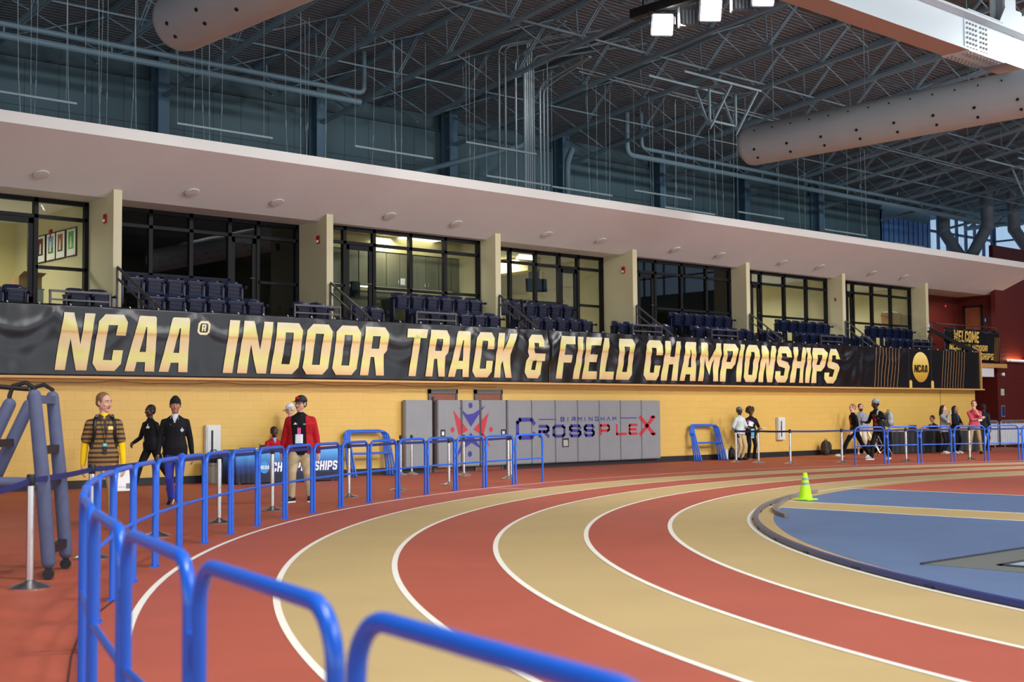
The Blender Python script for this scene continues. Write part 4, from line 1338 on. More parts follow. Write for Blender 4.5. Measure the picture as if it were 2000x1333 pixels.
def thin_glyph(ch):
    G = {'C': [[(1, .78), (.85, 1), (.15, 1), (0, .85), (0, .15), (.15, 0), (.85, 0), (1, .22)]], 'R': [[(0, 0), (0, .5), (.85, .5), (1, .62), (1, .88), (.85, 1), (0, 1)], [(.5, .48), (1, 0)]],
         'O': [[(.15, 0), (.85, 0), (1, .15), (1, .85), (.85, 1), (.15, 1), (0, .85), (0, .15), (.15, 0)]], 'S': [[(1, .8), (.85, 1), (.15, 1), (0, .85), (0, .65), (.15, .53), (.85, .5), (1, .35), (1, .15), (.85, 0), (.15, 0), (0, .2)]],
         'P': [[(0, 0), (0, 1), (.85, 1), (1, .88), (1, .55), (.85, .42), (.1, .42)]], 'L': [[(0, 1), (0, 0), (1, 0)]], 'E': [[(1, 1), (.1, 1), (0, .9), (0, .1), (.1, 0), (1, 0)], [(.05, .5), (.9, .5)]], 'X': [[(0, 1), (1, 0)], [(0, 0), (1, 1)]],
         'B': [[(0, 0), (0, 1), (.85, 1), (1, .8), (.85, .55), (1, .3), (.85, 0), (0, 0)], [(0, .53), (.85, .53)]], 'I': [[(.5, 0), (.5, 1)]], 'M': [[(0, 0), (0, 1), (.5, .4), (1, 1), (1, 0)]], 'N': [[(0, 0), (0, 1), (1, 0), (1, 1)]],
         'G': [[(1, .8), (.85, 1), (.15, 1), (0, .85), (0, .15), (.15, 0), (1, 0), (1, .45), (.6, .45)]], 'H': [[(0, 0), (0, 1)], [(1, 0), (1, 1)], [(0, .5), (1, .5)]], 'A': [[(0, 0), (.5, 1), (1, 0)]]}
    return G[ch]
def thin_text(ch, x0, z0, x1, z1, w):
    return strokes_to_polys([[(x0 + a * (x1 - x0), z0 + b * (z1 - z0)) for a, b in l] for l in thin_glyph(ch)], w)
pp, rp = [], []
pp += thin_text('C', 24.3, .84, 24.92, 1.33, .11)
for ch, a, c in (('R', 25.12, 25.46), ('O', 25.66, 26.08), ('S', 26.3, 26.72), ('S', 26.89, 27.26)): pp += thin_text(ch, a, .86, c, 1.14, .085)
for ch, a, c in (('P', 27.55, 27.9), ('L', 28.22, 28.62), ('E', 28.76, 29.08)): rp += thin_text(ch, a, .88, c, 1.14, .075)
rp += thin_text('X', 29.24, .86, 29.82, 1.36, .12)
rp += strokes_to_polys([[(29.72, .86), (29.9, .86)], [(29.7, 1.37), (29.88, 1.37)]], .07)
x = 25.95
for ch in 'BIRMINGHAM':
    w = .05 if ch == 'I' else .13
    pp += thin_text(ch, x, 1.28, x + w, 1.38, .026)
    x += .247 if ch != 'I' else .19
pp += strokes_to_polys([[(25.1, 1.33), (25.76, 1.33)], [(28.4, 1.345), (29.08, 1.345)]], .028)
pad_print(pp, PUR, 'name_print')
pad_print(rp, CRM, 'name_print')
# openings cut in the pads for handles and a box
for i, (x0, x1, z0, z1, k, lab) in enumerate(((21.61, 21.77, .92, 1.1, 1, ''), (23.7, 23.87, .92, 1.08, 3, ''), (25.99, 26.25, .55, .8, 6, ''))):
    t, xc = pads[k]
    MB().box(x0 - xc, x1 - xc, -.006, .0, z0, z1).build('cutout', mat('dark cutout', (52, 34, 28), .5), t)
    MB().box(x0 - xc + .03, x1 - xc - .05, -.02, -.006, z0 + .03, z1 - .05).build('handle_box', CHROME, t)
# two wood doors behind the pads
for i, (a, c, n) in enumerate(((21.34, 22.3, 11), (22.9, 23.88, 12))):
    f = MB(); f.box(a, a + .07, 26.54, 26.6, 0, 2.14); f.box(c - .05, c, 26.54, 26.6, 0, 2.14); f.box(a, c, 26.54, 26.6, 2.03, 2.14)
    d = f.build('door_%d' % n, mat('grey door frame', (96, 92, 92), .5)); struct(d)
    MB().box(a + .07, c - .05, 26.565, 26.6, 0.01, 2.03).build('door_leaf', WOODD, d)
o = MB().box(21.37, 21.51, 26.555, 26.565, 0, 1.95).build('trim_6', BLACK); struct(o)  # black strip put in for the darkness of the door gap

# access panels, wall-mounted
PANM = mat('off white painted cabinet', (216, 216, 210), .45)
for x0, x1, z0, z1, lab in ((14.92, 15.29, .42, 1.29, 'at the left behind the walkers'), (36.1, 36.49, .56, 1.31, 'right of the couple by the wall')):
    t = thing('extinguisher_cabinet', 'white fire extinguisher cabinet on the yellow wall ' + lab, 'wall cabinet', ((x0 + x1) / 2, 26.6, z0), 0, 'extinguisher cabinets')
    w, h = (x1 - x0) / 2, z1 - z0
    MB().box(-w, w, -.11, 0, 0, h).build('cabinet_box', PANM, t, bevel=.01)
    d = MB().box(-w + .03, w - .03, -.125, -.11, .03, h - .03).build('cabinet_door', PANM, t, bevel=.004)
    MB().box(-.07, -.02, -.13, -.125, .1, h - .12).build('window_strip', BLACK, d)
    MB().box(-.1, -.085, -.14, -.125, h * .45, h * .6).build('pull_handle', CHROME, d)

# ------------------------------------------------------------------ right-hand landing: banner, rail, stair
def flat_text(m, txt, x0, x1, z0, z1, y, shear=.12):
    P, w = text_polys(txt, z1 - z0, .12, 0)
    sc = (x1 - x0 - shear * (z1 - z0)) / w
    for loops in P:
        add_flat(m, [[(x0 + a * sc + shear * b, z0 + b) for a, b in l] for l in loops], lambda x, z: (x, y, z))
t = thing('banner', 'smaller black banner with gold WELCOME lettering on the right landing', 'banner', (0, 0, 0))
m = MB(); nx = 60
vs = []
for k in range(9):
    for i in range(nx + 1):
        x = 47.6 + (52.0 - 47.6) * i / nx; z = 3.43 + 1.33 * k / 8
        yy = 26.93 - .03 * math.sin(7 * x + 2 * k * .3) * (k / 8) ** 2 - (.02 if k < 8 else .05 + .03 * math.sin(9 * x))
        vs.append((x, yy, z))
m.add(vs, [(k * (nx + 1) + i, k * (nx + 1) + i + 1, (k + 1) * (nx + 1) + i + 1, (k + 1) * (nx + 1) + i) for k in range(8) for i in range(nx)])
o = m.build('banner_sheet', BANM, t, smooth=True); sm = o.modifiers.new('thickness', 'SOLIDIFY'); sm.thickness = .004
m = MB()
flat_text(m, 'WELCOME', 48.2, 50.25, 4.22, 4.68, 26.85)
flat_text(m, 'NCAA DIII INDOOR', 47.9, 50.95, 3.9, 4.14, 26.87)
flat_text(m, 'CHAMPIONSHIPS', 48.4, 51.42, 3.55, 3.82, 26.87)
m.build('lettering', GOLDL, t)
for i in range(4): MB().bar((51.46 + .11 * i, 26.87, 3.5), (51.58 + .11 * i, 26.86, 4.5), .015, .004).build('thin_line', GOLDT, t)
t = thing('guard_rail', 'thin dark guard rail above the smaller welcome banner', 'guard rail', (0, 0, 0))
m = MB(); m.tube([(46.75, 26.98, 4.9), (51.9, 26.98, 4.92)], .02, 8); m.build('top_rail', RAILM, t)
for x in (46.8, 48.5, 50.2, 51.85): MB().tube([(x, 26.98, 3.42), (x, 26.98, 4.9)], .015, 6).build('rail_post', RAILM, t)
t = thing('stair_stringer', 'black sloping stair side with thin rails before the welcome banner', 'stair', (0, 0, 0))
MB().bar((46.3, 26.72, 4.6), (49.75, 26.72, 3.82), .05, .15).build('stringer', BLACK, t)
MB().tube([(46.4, 26.7, 4.9), (49.9, 26.7, 3.98)], .016, 6).build('hand_rail', BLACK, t)
MB().tube([(46.4, 26.7, 4.78), (49.8, 26.7, 3.9)], .012, 6).build('mid_rail', BLACK, t)

# fixtures on the maroon walls
t = thing('wall_light', 'glowing long wall light on the maroon wall at the right edge', 'wall light', (54.2, 27.4, 3.6))
MB().box(-.7, .7, -.22, -.02, -.06, .02).build('light_tray', mat('white light tray', (236, 236, 232), .4), t, bevel=.01)
MB().box(-.66, .66, -.2, -.04, .02, .03).build('lamp', emit('warm wall lamp', (255, 196, 140), 26), t)
SGN = mat('dark blue sign', (30, 48, 84), .4)
t = thing('restroom_sign', 'small dark blue restroom sign beside the upper brown door', 'sign', (53.0, 28.02, 5.35))
MB().box(-.012, 0, -.09, .09, -.12, .12).build('sign_plate', SGN, t)
m = MB(); m.tube([(-.018, 0, .05), (-.012, 0, .05)], .022, 8); m.box(-.016, -.012, -.022, .022, -.07, .025); m.build('figure_symbol', PAPER, t)
t = thing('restroom_sign', 'small dark blue restroom sign at the left end of the upper maroon wall', 'sign', (50.6, 29.3, 5.1))
MB().box(-.12, .12, -.012, 0, -.13, .13).build('sign_plate', SGN, t)
m = MB(); m.tube([(0, -.018, .05), (0, -.012, .05)], .024, 8); m.box(-.024, .024, -.016, -.012, -.08, .025); m.build('figure_symbol', PAPER, t)
t = thing('fire_strobe', 'small red and white fire alarm strobe on the upper maroon wall', 'fire alarm', (51.9, 29.3, 6.0), 0, 'red fire alarm strobes')
MB().box(-.07, .07, -.05, 0, -.07, .07).build('strobe_box', STR, t); MB().box(-.03, .03, -.07, -.05, -.05, -.01).build('strobe_lens', PAPER, t)
t = thing('security_camera', 'small white dome camera on the maroon wall', 'camera', (53.0, 27.4, 3.0))
MB().ell((0, -.1, 0), (.08, .09, .08), 14, 8).build('dome', PAPER, t, smooth=True); MB().box(-.03, .03, -.06, 0, -.03, .03).build('mount', PAPER, t)
t = thing('thermostat', 'pale green-white control box on the maroon wall', 'control box', (53.05, 27.4, 2.25))
MB().box(-.12, .12, -.05, 0, -.14, .14).build('case', mat('pale grey case', (196, 200, 190), .5), t, bevel=.01)
MB().box(-.05, .06, -.056, -.05, -.08, .06).build('display', mat('pale green display', (150, 206, 170), .4), t)
t = thing('room_sign', 'framed blue notice sign on the maroon wall at right', 'sign', (53.1, 27.4, 1.45))
MB().box(-.14, .14, -.02, 0, -.24, .24).build('sign_frame', mat('grey sign frame', (128, 132, 150), .4), t)
MB().box(-.11, .11, -.024, -.02, -.2, .2).build('sign_face', SGN, t)
t = thing('room_sign', 'small blue braille sign on the maroon wall left of the framed notice', 'sign', (52.85, 27.4, 1.4))
MB().box(-.05, .05, -.012, 0, -.1, .1).build('sign_face', SGN, t)
t = thing('exit_sign', 'small pale box sign high under the landing at right', 'sign', (50.35, 29.2, 2.65))
MB().box(-.12, .12, -.04, 0, -.2, .16).build('sign_box', mat('grey white box', (190, 186, 186), .5), t)
# camera tripods on the stand
def tripod(x, y, z, h, label):
    t = thing('camera_tripod', label, 'tripod', (x, y, z))
    for k in range(3):
        a = 2 * PI * k / 3 + .4
        MB().tube([(0, 0, h), (.28 * math.cos(a), .28 * math.sin(a), 0)], [.022, .016], 8).build('leg', BLACK, t)
    MB().tube([(0, 0, h - .3), (0, 0, h + .08)], .02, 8).build('centre_column', BLACK, t)
    MB().box(-.06, .06, -.05, .05, h + .06, h + .14).build('head', BLACK, t)
    MB().tube([(0, 0, h + .1), (-.22, -.2, h - .02)], .011, 6).build('pan_handle', BLACK, t)
    return t
tripod(46.55, 26.95, 3.41, 1.05, 'black camera tripod standing on the stand by the last cream fin')
tripod(47.75, 26.93, 3.41, .78, 'low black camera tripod with a video camera before the welcome banner')
t = thing('video_camera', 'small black video camera with a green screen on the low tripod', 'camera', (47.75, 26.93, 4.33))
MB().box(-.2, .12, -.06, .06, 0, .13).build('camera_body', BLACK, t, bevel=.01)
MB().tube([(.1, 0, .07), (.25, 0, .07)], .045, 12).build('lens', BLACK, t)
MB().box(-.1, .0, -.075, -.06, .03, .09).build('screen', emit('green camera screen', (40, 160, 90), .6, (20, 60, 40)), t)
tripod(25.0, 26.9, 3.41, 1.0, 'dark camera tripod among the seats of the fourth suite')
t = thing('video_camera', 'small dark camera on the tripod among the seats of the fourth suite', 'camera', (25.0, 26.9, 4.55))
MB().box(-.09, .09, -.06, .06, 0, .12).build('camera_body', BLACK, t, bevel=.01)
MB().tube([(0, -.06, .06), (0, -.16, .06)], .04, 10).build('lens', BLACK, t)
# ------------------------------------------------------------------ blue crowd barriers round the bend
def chain():
    th = [math.radians(50 + 155 * i / 4000) for i in range(4001)]
    P = [tpt(t, 6 * LW + .25) for t in th]
    s = [0.0]
    for a, b in zip(P, P[1:]): s.append(s[-1] + math.hypot(b[0] - a[0], b[1] - a[1]))
    return P, s
CP, CS = chain()
def at_s(q):
    lo, hi = 0, len(CS) - 1
    while hi - lo > 1:
        mid = (lo + hi) // 2
        if CS[mid] < q: lo = mid
        else: hi = mid
    f = (q - CS[lo]) / (CS[hi] - CS[lo])
    return V((CP[lo][0] * (1 - f) + CP[hi][0] * f, CP[lo][1] * (1 - f) + CP[hi][1] * f, 0))
def make_barrier():
    t = thing('crowd_barrier', 'x', 'barrier')
    w, h, r = .54, 1.06, .14
    pts = [(-w, 0, .01)]
    for i in range(9):
        a = PI - i * PI / 16
        pts.append((-w + r + r * math.cos(a), 0, h - .025 - r + r * math.sin(a)))
    for i in range(9):
        a = PI / 2 - i * PI / 16
        pts.append((w - r + r * math.cos(a), 0, h - .025 - r + r * math.sin(a)))
    pts.append((w, 0, .01))
    MB().tube(pts, .0228, 12).build('frame', BLUE, t, smooth=True)
    MB().tube([(-w, 0, .52), (w, 0, .52)], .017, 10).build('lower_rail', BLUE, t, smooth=True)
    for x in (-w, w):
        MB().box(x - .035, x + .035, -.04, .04, 0, .012).build('foot_plate', BLUE, t)
    m = MB(); m.box(-w - .055, -w - .015, -.012, .012, .72, .82); m.build('coupling_hook', BLUE, t)
    m = MB(); m.tube([(w + .03, 0, .74), (w + .03, 0, .81)], .014, 8); m.box(w + .01, w + .035, -.01, .01, .75, .8); m.build('coupling_eye', BLUE, t)
    return t
BAR0 = make_barrier()
nb = 0
def barrier_at(a, b, label, group='blue crowd barriers'):
    global nb
    o = BAR0 if nb == 0 else dup(BAR0)
    nb += 1
    d = b - a
    o.location = (a + b) / 2
    o.rotation_euler = (0, 0, math.atan2(d.y, d.x))
    o['label'] = label; o['group'] = group
for k in range(24):
    a, b = at_s(30.58 + 1.195 * k), at_s(30.58 + 1.195 * (k + 1))
    if k == 23: lab = 'blue tubular crowd barrier nearest the camera, out of focus at the bottom'
    elif k == 0: lab = 'blue crowd barrier at the far end of the left run, before the pads'
    elif k > 18: lab = 'blue crowd barrier, %s nearest the camera in the left run' % ORD[23 - k]
    else: lab = 'blue crowd barrier, %s from the far end of the left run' % ORD[k]
    barrier_at(b, a, lab)
for k in range(6):
    a, b = at_s(18.72 - 1.21 * k), at_s(18.72 - 1.21 * (k + 1))
    barrier_at(a, b, 'blue tubular crowd barrier, %s from the left in the far right run' % ORD[k])
for side, x0 in (('near the blue table', 18.66), ('beside the couple at right', 31.58)):
    for k in range(4):
        o = dup(BAR0)
        o.scale = (1.08, 1.08, 1.08)
        o.location = (x0 + .57 + .03 * k, 26.3 - .07 * k, .008)
        o.rotation_euler = (math.radians(-(9.5 + 2.6 * k)), 0, math.radians(-.8 * k))
        o['label'] = 'blue barrier leaning on the wall %s, %s' % (side, ('innermost of its stack', 'second from the wall', 'third from the wall', 'outermost of its stack')[k])
        o['group'] = 'stacked spare barriers'

# ------------------------------------------------------------------ belt stanchions
BELT = mat('navy belt webbing', (34, 42, 104), .6)
def make_stanchion():
    t = thing('belt_stanchion', 'x', 'stanchion')
    MB().lathe([(.02, .03), (.175, .006), (.18, 0), (.02, 0)][::-1] + [(.02, .05)], 32).build('base', CHROME, t, smooth=True)
    b = MB().lathe([(.03, 0), (.18, 0), (.182, .012), (.15, .03), (.06, .055), (.033, .075), (.032, .9)], 28)
    b.build('post', CHROME, t, smooth=True)
    MB().lathe([(.034, .885), (.036, .89), (.036, .975), (.03, .985), (.01, .985)], 20).build('belt_head', BLACK, t, smooth=True)
    return t
ST0 = make_stanchion()
ns = 0
def stanchion(x, y, label):
    global ns
    o = ST0 if ns == 0 else dup(ST0)
    ns += 1
    o.location = (x, y, 0); o['label'] = label; o['group'] = 'belt stanchions'
def belt(p, q, label, sag=.02):
    t = thing('retractable_belt', label, 'belt', (p[0], p[1], .93), 0, 'barrier belts')
    d = V((q[0] - p[0], q[1] - p[1], 0))
    n = V((-d.y, d.x, 0)).normalized() * .0015
    P, N = [], 8
    m = MB()
    R = []
    for i in range(N + 1):
        f = i / N
        c = d * (.01 + .98 * f) * 1.0 - V((0, 0, sag * 4 * f * (1 - f)))
        R.append([c + n + V((0, 0, -.026)), c - n + V((0, 0, -.026)), c - n + V((0, 0, .026)), c + n + V((0, 0, .026))])
    m.rings(R)
    m.build('webbing', BELT, t)
LST = [(3.35, 9.75), (4.7, 11.37), (6.14, 13.28), (7.83, 15.11), (9.45, 16.41), (11.25, 17.91), (14.02, 19.76), (15.96, 20.81), (17.87, 21.57), (20.45, 22.55)]
for i, (x, y) in enumerate(LST):
    lab = 'chrome belt stanchion just outside the left edge' if i == 0 else 'chrome belt stanchion, %s from the left along the walkway behind the barriers' % ORD[i - 1]
    stanchion(x, y, lab)
for i in range(len(LST) - 1):
    belt(LST[i], LST[i + 1], 'navy belt between stanchions of the walkway at left, %s span from the left edge' % ORD[i], .01 if i else .05)
for i, (x, y, lab) in enumerate(((20.0, 26.0, 'chrome stanchion without belt against the wall left of the grey pads, left one'), (20.42, 26.1, 'chrome stanchion without belt against the wall left of the grey pads, right one'),
                                 (20.98, 24.75, 'chrome stanchion standing free before the emblem, right one of two'), (20.68, 24.4, 'chrome stanchion standing free before the emblem, left one of two'), (20.9, 22.95, 'chrome stanchion close beside the last belt post before the emblem pads'))):
    stanchion(x, y, lab)
RST = [(31.4, 24.58), (31.45, 23.8), (31.34, 22.6), (32.82, 21.87), (34.88, 21.04), (37.01, 20.19), (39.1, 19.2)]
for i, (x, y) in enumerate(RST):
    stanchion(x, y, 'chrome belt stanchion, %s from the left in the right-hand line' % ORD[i])
for i in range(len(RST) - 1):
    belt(RST[i], RST[i + 1], 'navy belt in the right-hand line, %s span from the left' % ORD[i], .01)

# ------------------------------------------------------------------ cone and curb on the bend
NEON = mat('neon yellow plastic', (196, 250, 40), .45, spec=.3)
t = thing('traffic_cone', 'neon yellow-green traffic cone with two grey bands on the infield edge', 'traffic cone', (18.58, 13.11, .006))
m = MB(); m.box(-.15, .15, -.15, .15, 0, .025); m.build('cone_base', NEON, t, bevel=.01)
m = MB().lathe([(.115, .025), (.034, .45), (.022, .455), (.018, .45)], 24); m.build('cone_body', NEON, t, smooth=True)
for z0, z1 in ((.255, .295), (.335, .37)):
    r0, r1 = .115 - .081 * (z0 - .025) / .425, .115 - .081 * (z1 - .025) / .425
    MB().lathe([(r0 + .0, z0), (r0 + .004, z0), (r1 + .004, z1), (r1, z1)], 24, cap=False).build('reflective_band', mat('grey reflective band', (150, 164, 164), .3), t, smooth=True)
CURB = ramp_mat('worn blue curb', 'Y', 3, 14.5, [(0, (34, 50, 120)), (.3, (40, 54, 116)), (.55, (80, 80, 104)), (.8, (118, 112, 118)), (1, (134, 128, 130))], .4)
CURB2 = mat('worn grey curb', (128, 116, 112), .45, var=.2, vscale=5)
def curb_rail(name, label, pts, z=.05, w=.065, clips=(), m_=None):
    t = thing(name, label, 'track curb', (0, 0, 0))
    m = MB()
    R = []
    for i, p in enumerate(pts):
        a, b = V(pts[max(0, i - 1)] + (0,)), V(pts[min(len(pts) - 1, i + 1)] + (0,))
        d = (b - a).normalized(); n = V((-d.y, d.x, 0)) * w / 2
        c = V(p + (0,))
        R.append([c - n + V((0, 0, z)), c + n + V((0, 0, z)), c + n * .9 + V((0, 0, z + .045)), c - n * .9 + V((0, 0, z + .045))])
    m.rings(R)
    m.build('rail', m_ or CURB, t, smooth=True)
    for i, k in enumerate(clips):
        p = pts[k]; a, b = V(pts[k - 1] + (0,)), V(pts[min(len(pts) - 1, k + 1)] + (0,)); d = (b - a).normalized(); n = V((-d.y, d.x, 0))
        M = Matrix((d, n, V((0, 0, 1)))).transposed()
        MB().obox(V(p + (0,)) + V((0, 0, z / 2 + .004)), (.14, .085, z + .02), M).build('support_block', mat('dark curb block', (26, 30, 46), .5), t)
    return t
ths = [math.radians(107 + (204 - 107) * i / 150) for i in range(151)]
curb_rail('curb_rail', 'long blue metal curb rail curving along the inner white line', [tpt(q, -.085) for q in ths], .012, .07, range(4, 150, 7))
lp = [(15.35, 11.15), (15.9, 11.72), (16.5, 12.2), (17.3, 12.7), (18.2, 13.25), (19.1, 13.72), (19.9, 14.08)]
lp2 = []
for i in range(len(lp) - 1):
    p0, p1, p2, p3 = [V(lp[max(0, min(len(lp) - 1, i + k))]) for k in (-1, 0, 1, 2)]
    for q in range(6):
        u = q / 6
        c = .5 * ((2 * p1) + (p2 - p0) * u + (2 * p0 - 5 * p1 + 4 * p2 - p3) * u * u + (3 * p1 - p0 - 3 * p2 + p3) * u ** 3)
        lp2.append((c.x, c.y))
curb_rail('curb_rail', 'loose short curved curb piece lying inside the curb by the cone', lp2, .006, .07, (), CURB2)
t = thing('floor_cable', 'thin dark cable lying on the red floor at the lower left', 'cable', (0, 0, .008))
MB().tube([(2.2, 5.0, 0), (2.72, 6.19, 0), (3.2, 7.2, 0), (3.54, 7.92, 0), (3.95, 8.71, 0), (4.38, 9.41, 0), (5.03, 10.33, 0)], .006, 6).build('cable_run', mat('dark red cable', (70, 26, 26), .5), t)

# ------------------------------------------------------------------ padded frame with castors at the left edge
PADF = mat('blue grey foam padding', (82, 88, 116), .75, var=.08, vscale=8, bump=.3, bscale=30)
def pad_stand():
    u = V((.555, .832, 0)); v = V((-.832, .555, 0))
    t = thing('padded_frame', 'tall A-frame of grey foam-padded posts on castors at the left edge', 'padded frame', (5.31, 12.21, 0))
    ends = []
    for side, nm in ((-1, 'a'), (1, 'b')):
        b0 = u * (.43 * side)
        top = b0 + v * .14 + V((0, 0, 1.68))
        m = MB(); m.limb([b0 + V((0, 0, .16)), b0 * .985 + v * .06 + V((0, 0, .9)), top], [.064, .067, .06], 14); m.build('padded_post', PADF, t, smooth=True)
        c = MB(); c.tube([b0 + V((0, 0, .09)), b0 + V((0, 0, .17))], .03, 8); c.tube([b0 + V((0, 0, .05)) - u * .03, b0 + V((0, 0, .05)) + u * .03], .05, 14)
        c.build('castor', BLACK, t)
        lt = b0 + v * .36 + V((0, 0, 1.6)); lb = b0 + v * 1.0 + V((0, 0, .16))
        m = MB(); m.limb([lb, (lb + lt) / 2, lt], [.064, .067, .06], 14); m.build('padded_post', PADF, t, smooth=True)
        c = MB(); q = lb.copy(); q.z = 0; c.tube([q + V((0, 0, .09)), q + V((0, 0, .17))], .03, 8); c.tube([q + V((0, 0, .05)) - u * .03, q + V((0, 0, .05)) + u * .03], .05, 14)
        c.build('castor', BLACK, t)
        h = MB(); h.tube([top + V((0, 0, -.02)), top + V((0, 0, .07)), top + v * .08 + V((0, 0, .12)), lt + V((0, 0, .17)) - v * .03, lt + V((0, 0, .08)), lt], .022, 8); h.build('black_handle', BLACK, t, smooth=True)
        ends.append((b0, top, lt, lb))
    (a0, at, al, alb), (c0, ct, cl, clb) = ends
    for f in (.98, .68, .5, .1):
        p = a0.lerp(at, f); q = c0.lerp(ct, f); p = V((p.x, p.y, .1 + (1.68 - .1) * f)); q = V((q.x, q.y, .1 + (1.68 - .1) * f))
        MB().bar(p, q, .07, .075).build('cross_rung', BLACK if f != .98 else PADF, t)
    for f in (.2, .75):
        p = alb.lerp(al, f); q = clb.lerp(cl, f)
        MB().bar(p, q, .07, .07).build('cross_rung', BLACK, t)
    p = a0.lerp(at, .5); p.z = .88; q = alb.lerp(al, .5) + v * .8; q.z = .92
    MB().limb([p, q], [.05, .05], 12).build('padded_bar', PADF, t, smooth=True)
    MB().tube([at + V((0, 0, .06)) + v * .05, at + v * .5 + V((0, 0, .1)), at + v * 1.3 + V((0, 0, .06))], .022, 8).build('black_handle', BLACK, t, smooth=True)
pad_stand()

# ------------------------------------------------------------------ tables and things by the wall
CLOTH = ramp_mat('blue print table cloth', 'Z', 0, .75, [(0, (14, 18, 36)), (.25, (16, 24, 52)), (.5, (34, 66, 140)), (.8, (72, 148, 216)), (1, (96, 172, 232))], .55)
def cloth_table(name, label, x, y, rz, L, D, H, mtl, lettering=False):
    t = thing(name, label, 'table', (x, y, 0), rz)
    m = MB(); m.box(-L / 2 + .02, L / 2 - .02, .02, D - .02, H - .04, H - .006)
    m.build('table_top', mat('grey table top', (120, 120, 120), .5), t)
    for a in (-L / 2 + .15, L / 2 - .15):
        for b in (.1, D - .1):
            MB().tube([(a, b, 0), (a, b, H - .04)], .018, 8).build('leg', CHROME, t)
    # cloth: a skirt following the top edge with soft folds
    N = 140
    per = []
    for i in range(N):
        s = i / N * 2 * (L + D)
        if s < L: p = (-L / 2 + s, 0, (0, -1))
        elif s < L + D: p = (L / 2, s - L, (1, 0))
        elif s < 2 * L + D: p = (L / 2 - (s - L - D), D, (0, 1))
        else: p = (-L / 2, D - (s - 2 * L - D), (-1, 0))
        per.append((p, s))
    m = MB(); R = []
    for z, k in ((H, 0), (H - .02, .4), (H * .7, .6), (H * .4, .8), (.02, 1)):
        ring = []
        for (px, py, n), s in per:
            amp = .022 if not lettering else (.03 if (px < -L / 2 + .5 or n[1] == 0) else .004)
            q = k * amp * math.sin(s * 26) + k * .012
            ring.append((px + n[0] * q, py + n[1] * q, z))
        R.append(ring)
    m.rings(R, False)
    m.add([R[0][i] for i in range(N)], [tuple(range(N))])
    m.build('table_cloth', mtl, t, smooth=True)
    return t
TL = cloth_table('cloth_table', 'table under a blue fading cloth with white NCAA CHAMPIONSHIPS print', 16.28, 25.22, -.09, 2.6, .62, .74, CLOTH, True)
m = MB(); add_flat(m, [disc2((-.62, .355), .115, .135)], lambda x, z: (x, -.02, z)); m.build('print_disc', mat('sky blue print', (58, 150, 214), .45), TL)
m = MB(); flat_text(m, 'NCAA', -.72, -.50, .315, .395, -.023); flat_text(m, 'CHAMPIONSHIPS', -.45, 1.22, .25, .46, -.02); m.build('lettering', mat('white print', (240, 242, 246), .45), TL)
m = MB(); m.box(-1.31, 1.31, -.012, .63, .741, .748); m.build('table_runner', BLACK, TL)
BLKC = mat('black table cloth', (24, 24, 27), .7)
cloth_table('cloth_table', 'first table under a black cloth by the wall at right, behind the walking pair', 41.9, 24.95, -.25, 2.1, .7, .75, BLKC)
cloth_table('cloth_table', 'second table under a black cloth at right, before the seated man', 44.4, 24.5, -.3, 2.0, .7, .75, BLKC)
DG = mat('dark grey plastic', (44, 44, 48), .4)
def laptop(x, y, z, rz, label):
    t = thing('laptop', label, 'laptop', (x, y, z), rz)
    MB().box(-.17, .17, -.12, .12, 0, .018).build('keyboard_deck', DG, t)
    m = MB(); m.obox((0, -.14, .12), (.34, .012, .22), Matrix.Rotation(math.radians(12), 3, 'X')); m.build('screen_lid', DG, t)
laptop(42.2, 25.3, .755, -.25, 'dark open laptop on the first black table at right')
laptop(44.2, 24.85, .755, -.3, 'dark laptop on the second black table before the seated man')
t = thing('radio', 'black two-way radio with antenna standing on the blue table', 'radio', (16.75, 25.4, .75))
MB().box(-.03, .03, -.02, .02, 0, .14).build('radio_body', BLACK, t, bevel=.006); MB().tube([(.02, 0, .14), (.02, 0, .26)], .006, 6).build('antenna', BLACK, t)
t = thing('paper_stack', 'low stack of papers at the left end of the blue table', 'papers', (15.4, 25.5, .75))
MB().box(-.16, .16, -.11, .11, 0, .03).build('sheets', PAPER, t); MB().box(-.16, .16, -.11, .11, .03, .04).build('clipboard', DG, t)
t = thing('paper_bag', 'white and pink wrapped bundle at the left end of the black table', 'bundle', (41.2, 25.35, .755))
MB().ell((0, 0, .05), (.22, .12, .06), 14, 8).build('wrapping', PAPER, t, smooth=True); MB().ell((.12, -.02, .05), (.14, .1, .055), 14, 8).build('pink_paper', mat('pink paper', (236, 150, 170), .6), t, smooth=True)
t = thing('storage_tote', 'grey plastic storage tote on the floor by the wall left of the blue table', 'tote', (15.05, 26.2, 0))
m = MB(); m.prism([(-.26, -.2, 0), (.26, -.2, 0), (.26, .2, 0), (-.26, .2, 0)], (0, 0, 0), (0, 0, .42)); m.build('tote_body', mat('grey tote plastic', (168, 164, 152), .5), t, bevel=.02)
MB().box(-.29, .29, -.23, .23, .4, .46).build('tote_lid', mat('grey tote lid', (150, 146, 136), .5), t, bevel=.015)
MB().box(.02, .18, -.21, -.2, .2, .26).build('blue_label', mat('blue tag', (52, 110, 180), .5), t)
t = thing('equipment_case', 'black equipment bag on top of the grey tote', 'bag', (15.0, 26.2, .46))
MB().box(-.22, .1, -.16, .16, 0, .2).build('bag_body', BLACK, t, bevel=.03); MB().box(-.05, .24, -.14, .14, 0, .1).build('side_pouch', DG, t, bevel=.02); MB().tube([(-.16, 0, .2), (-.12, 0, .28), (0, 0, .28), (.04, 0, .2)], .012, 8).build('handle', BLACK, t)
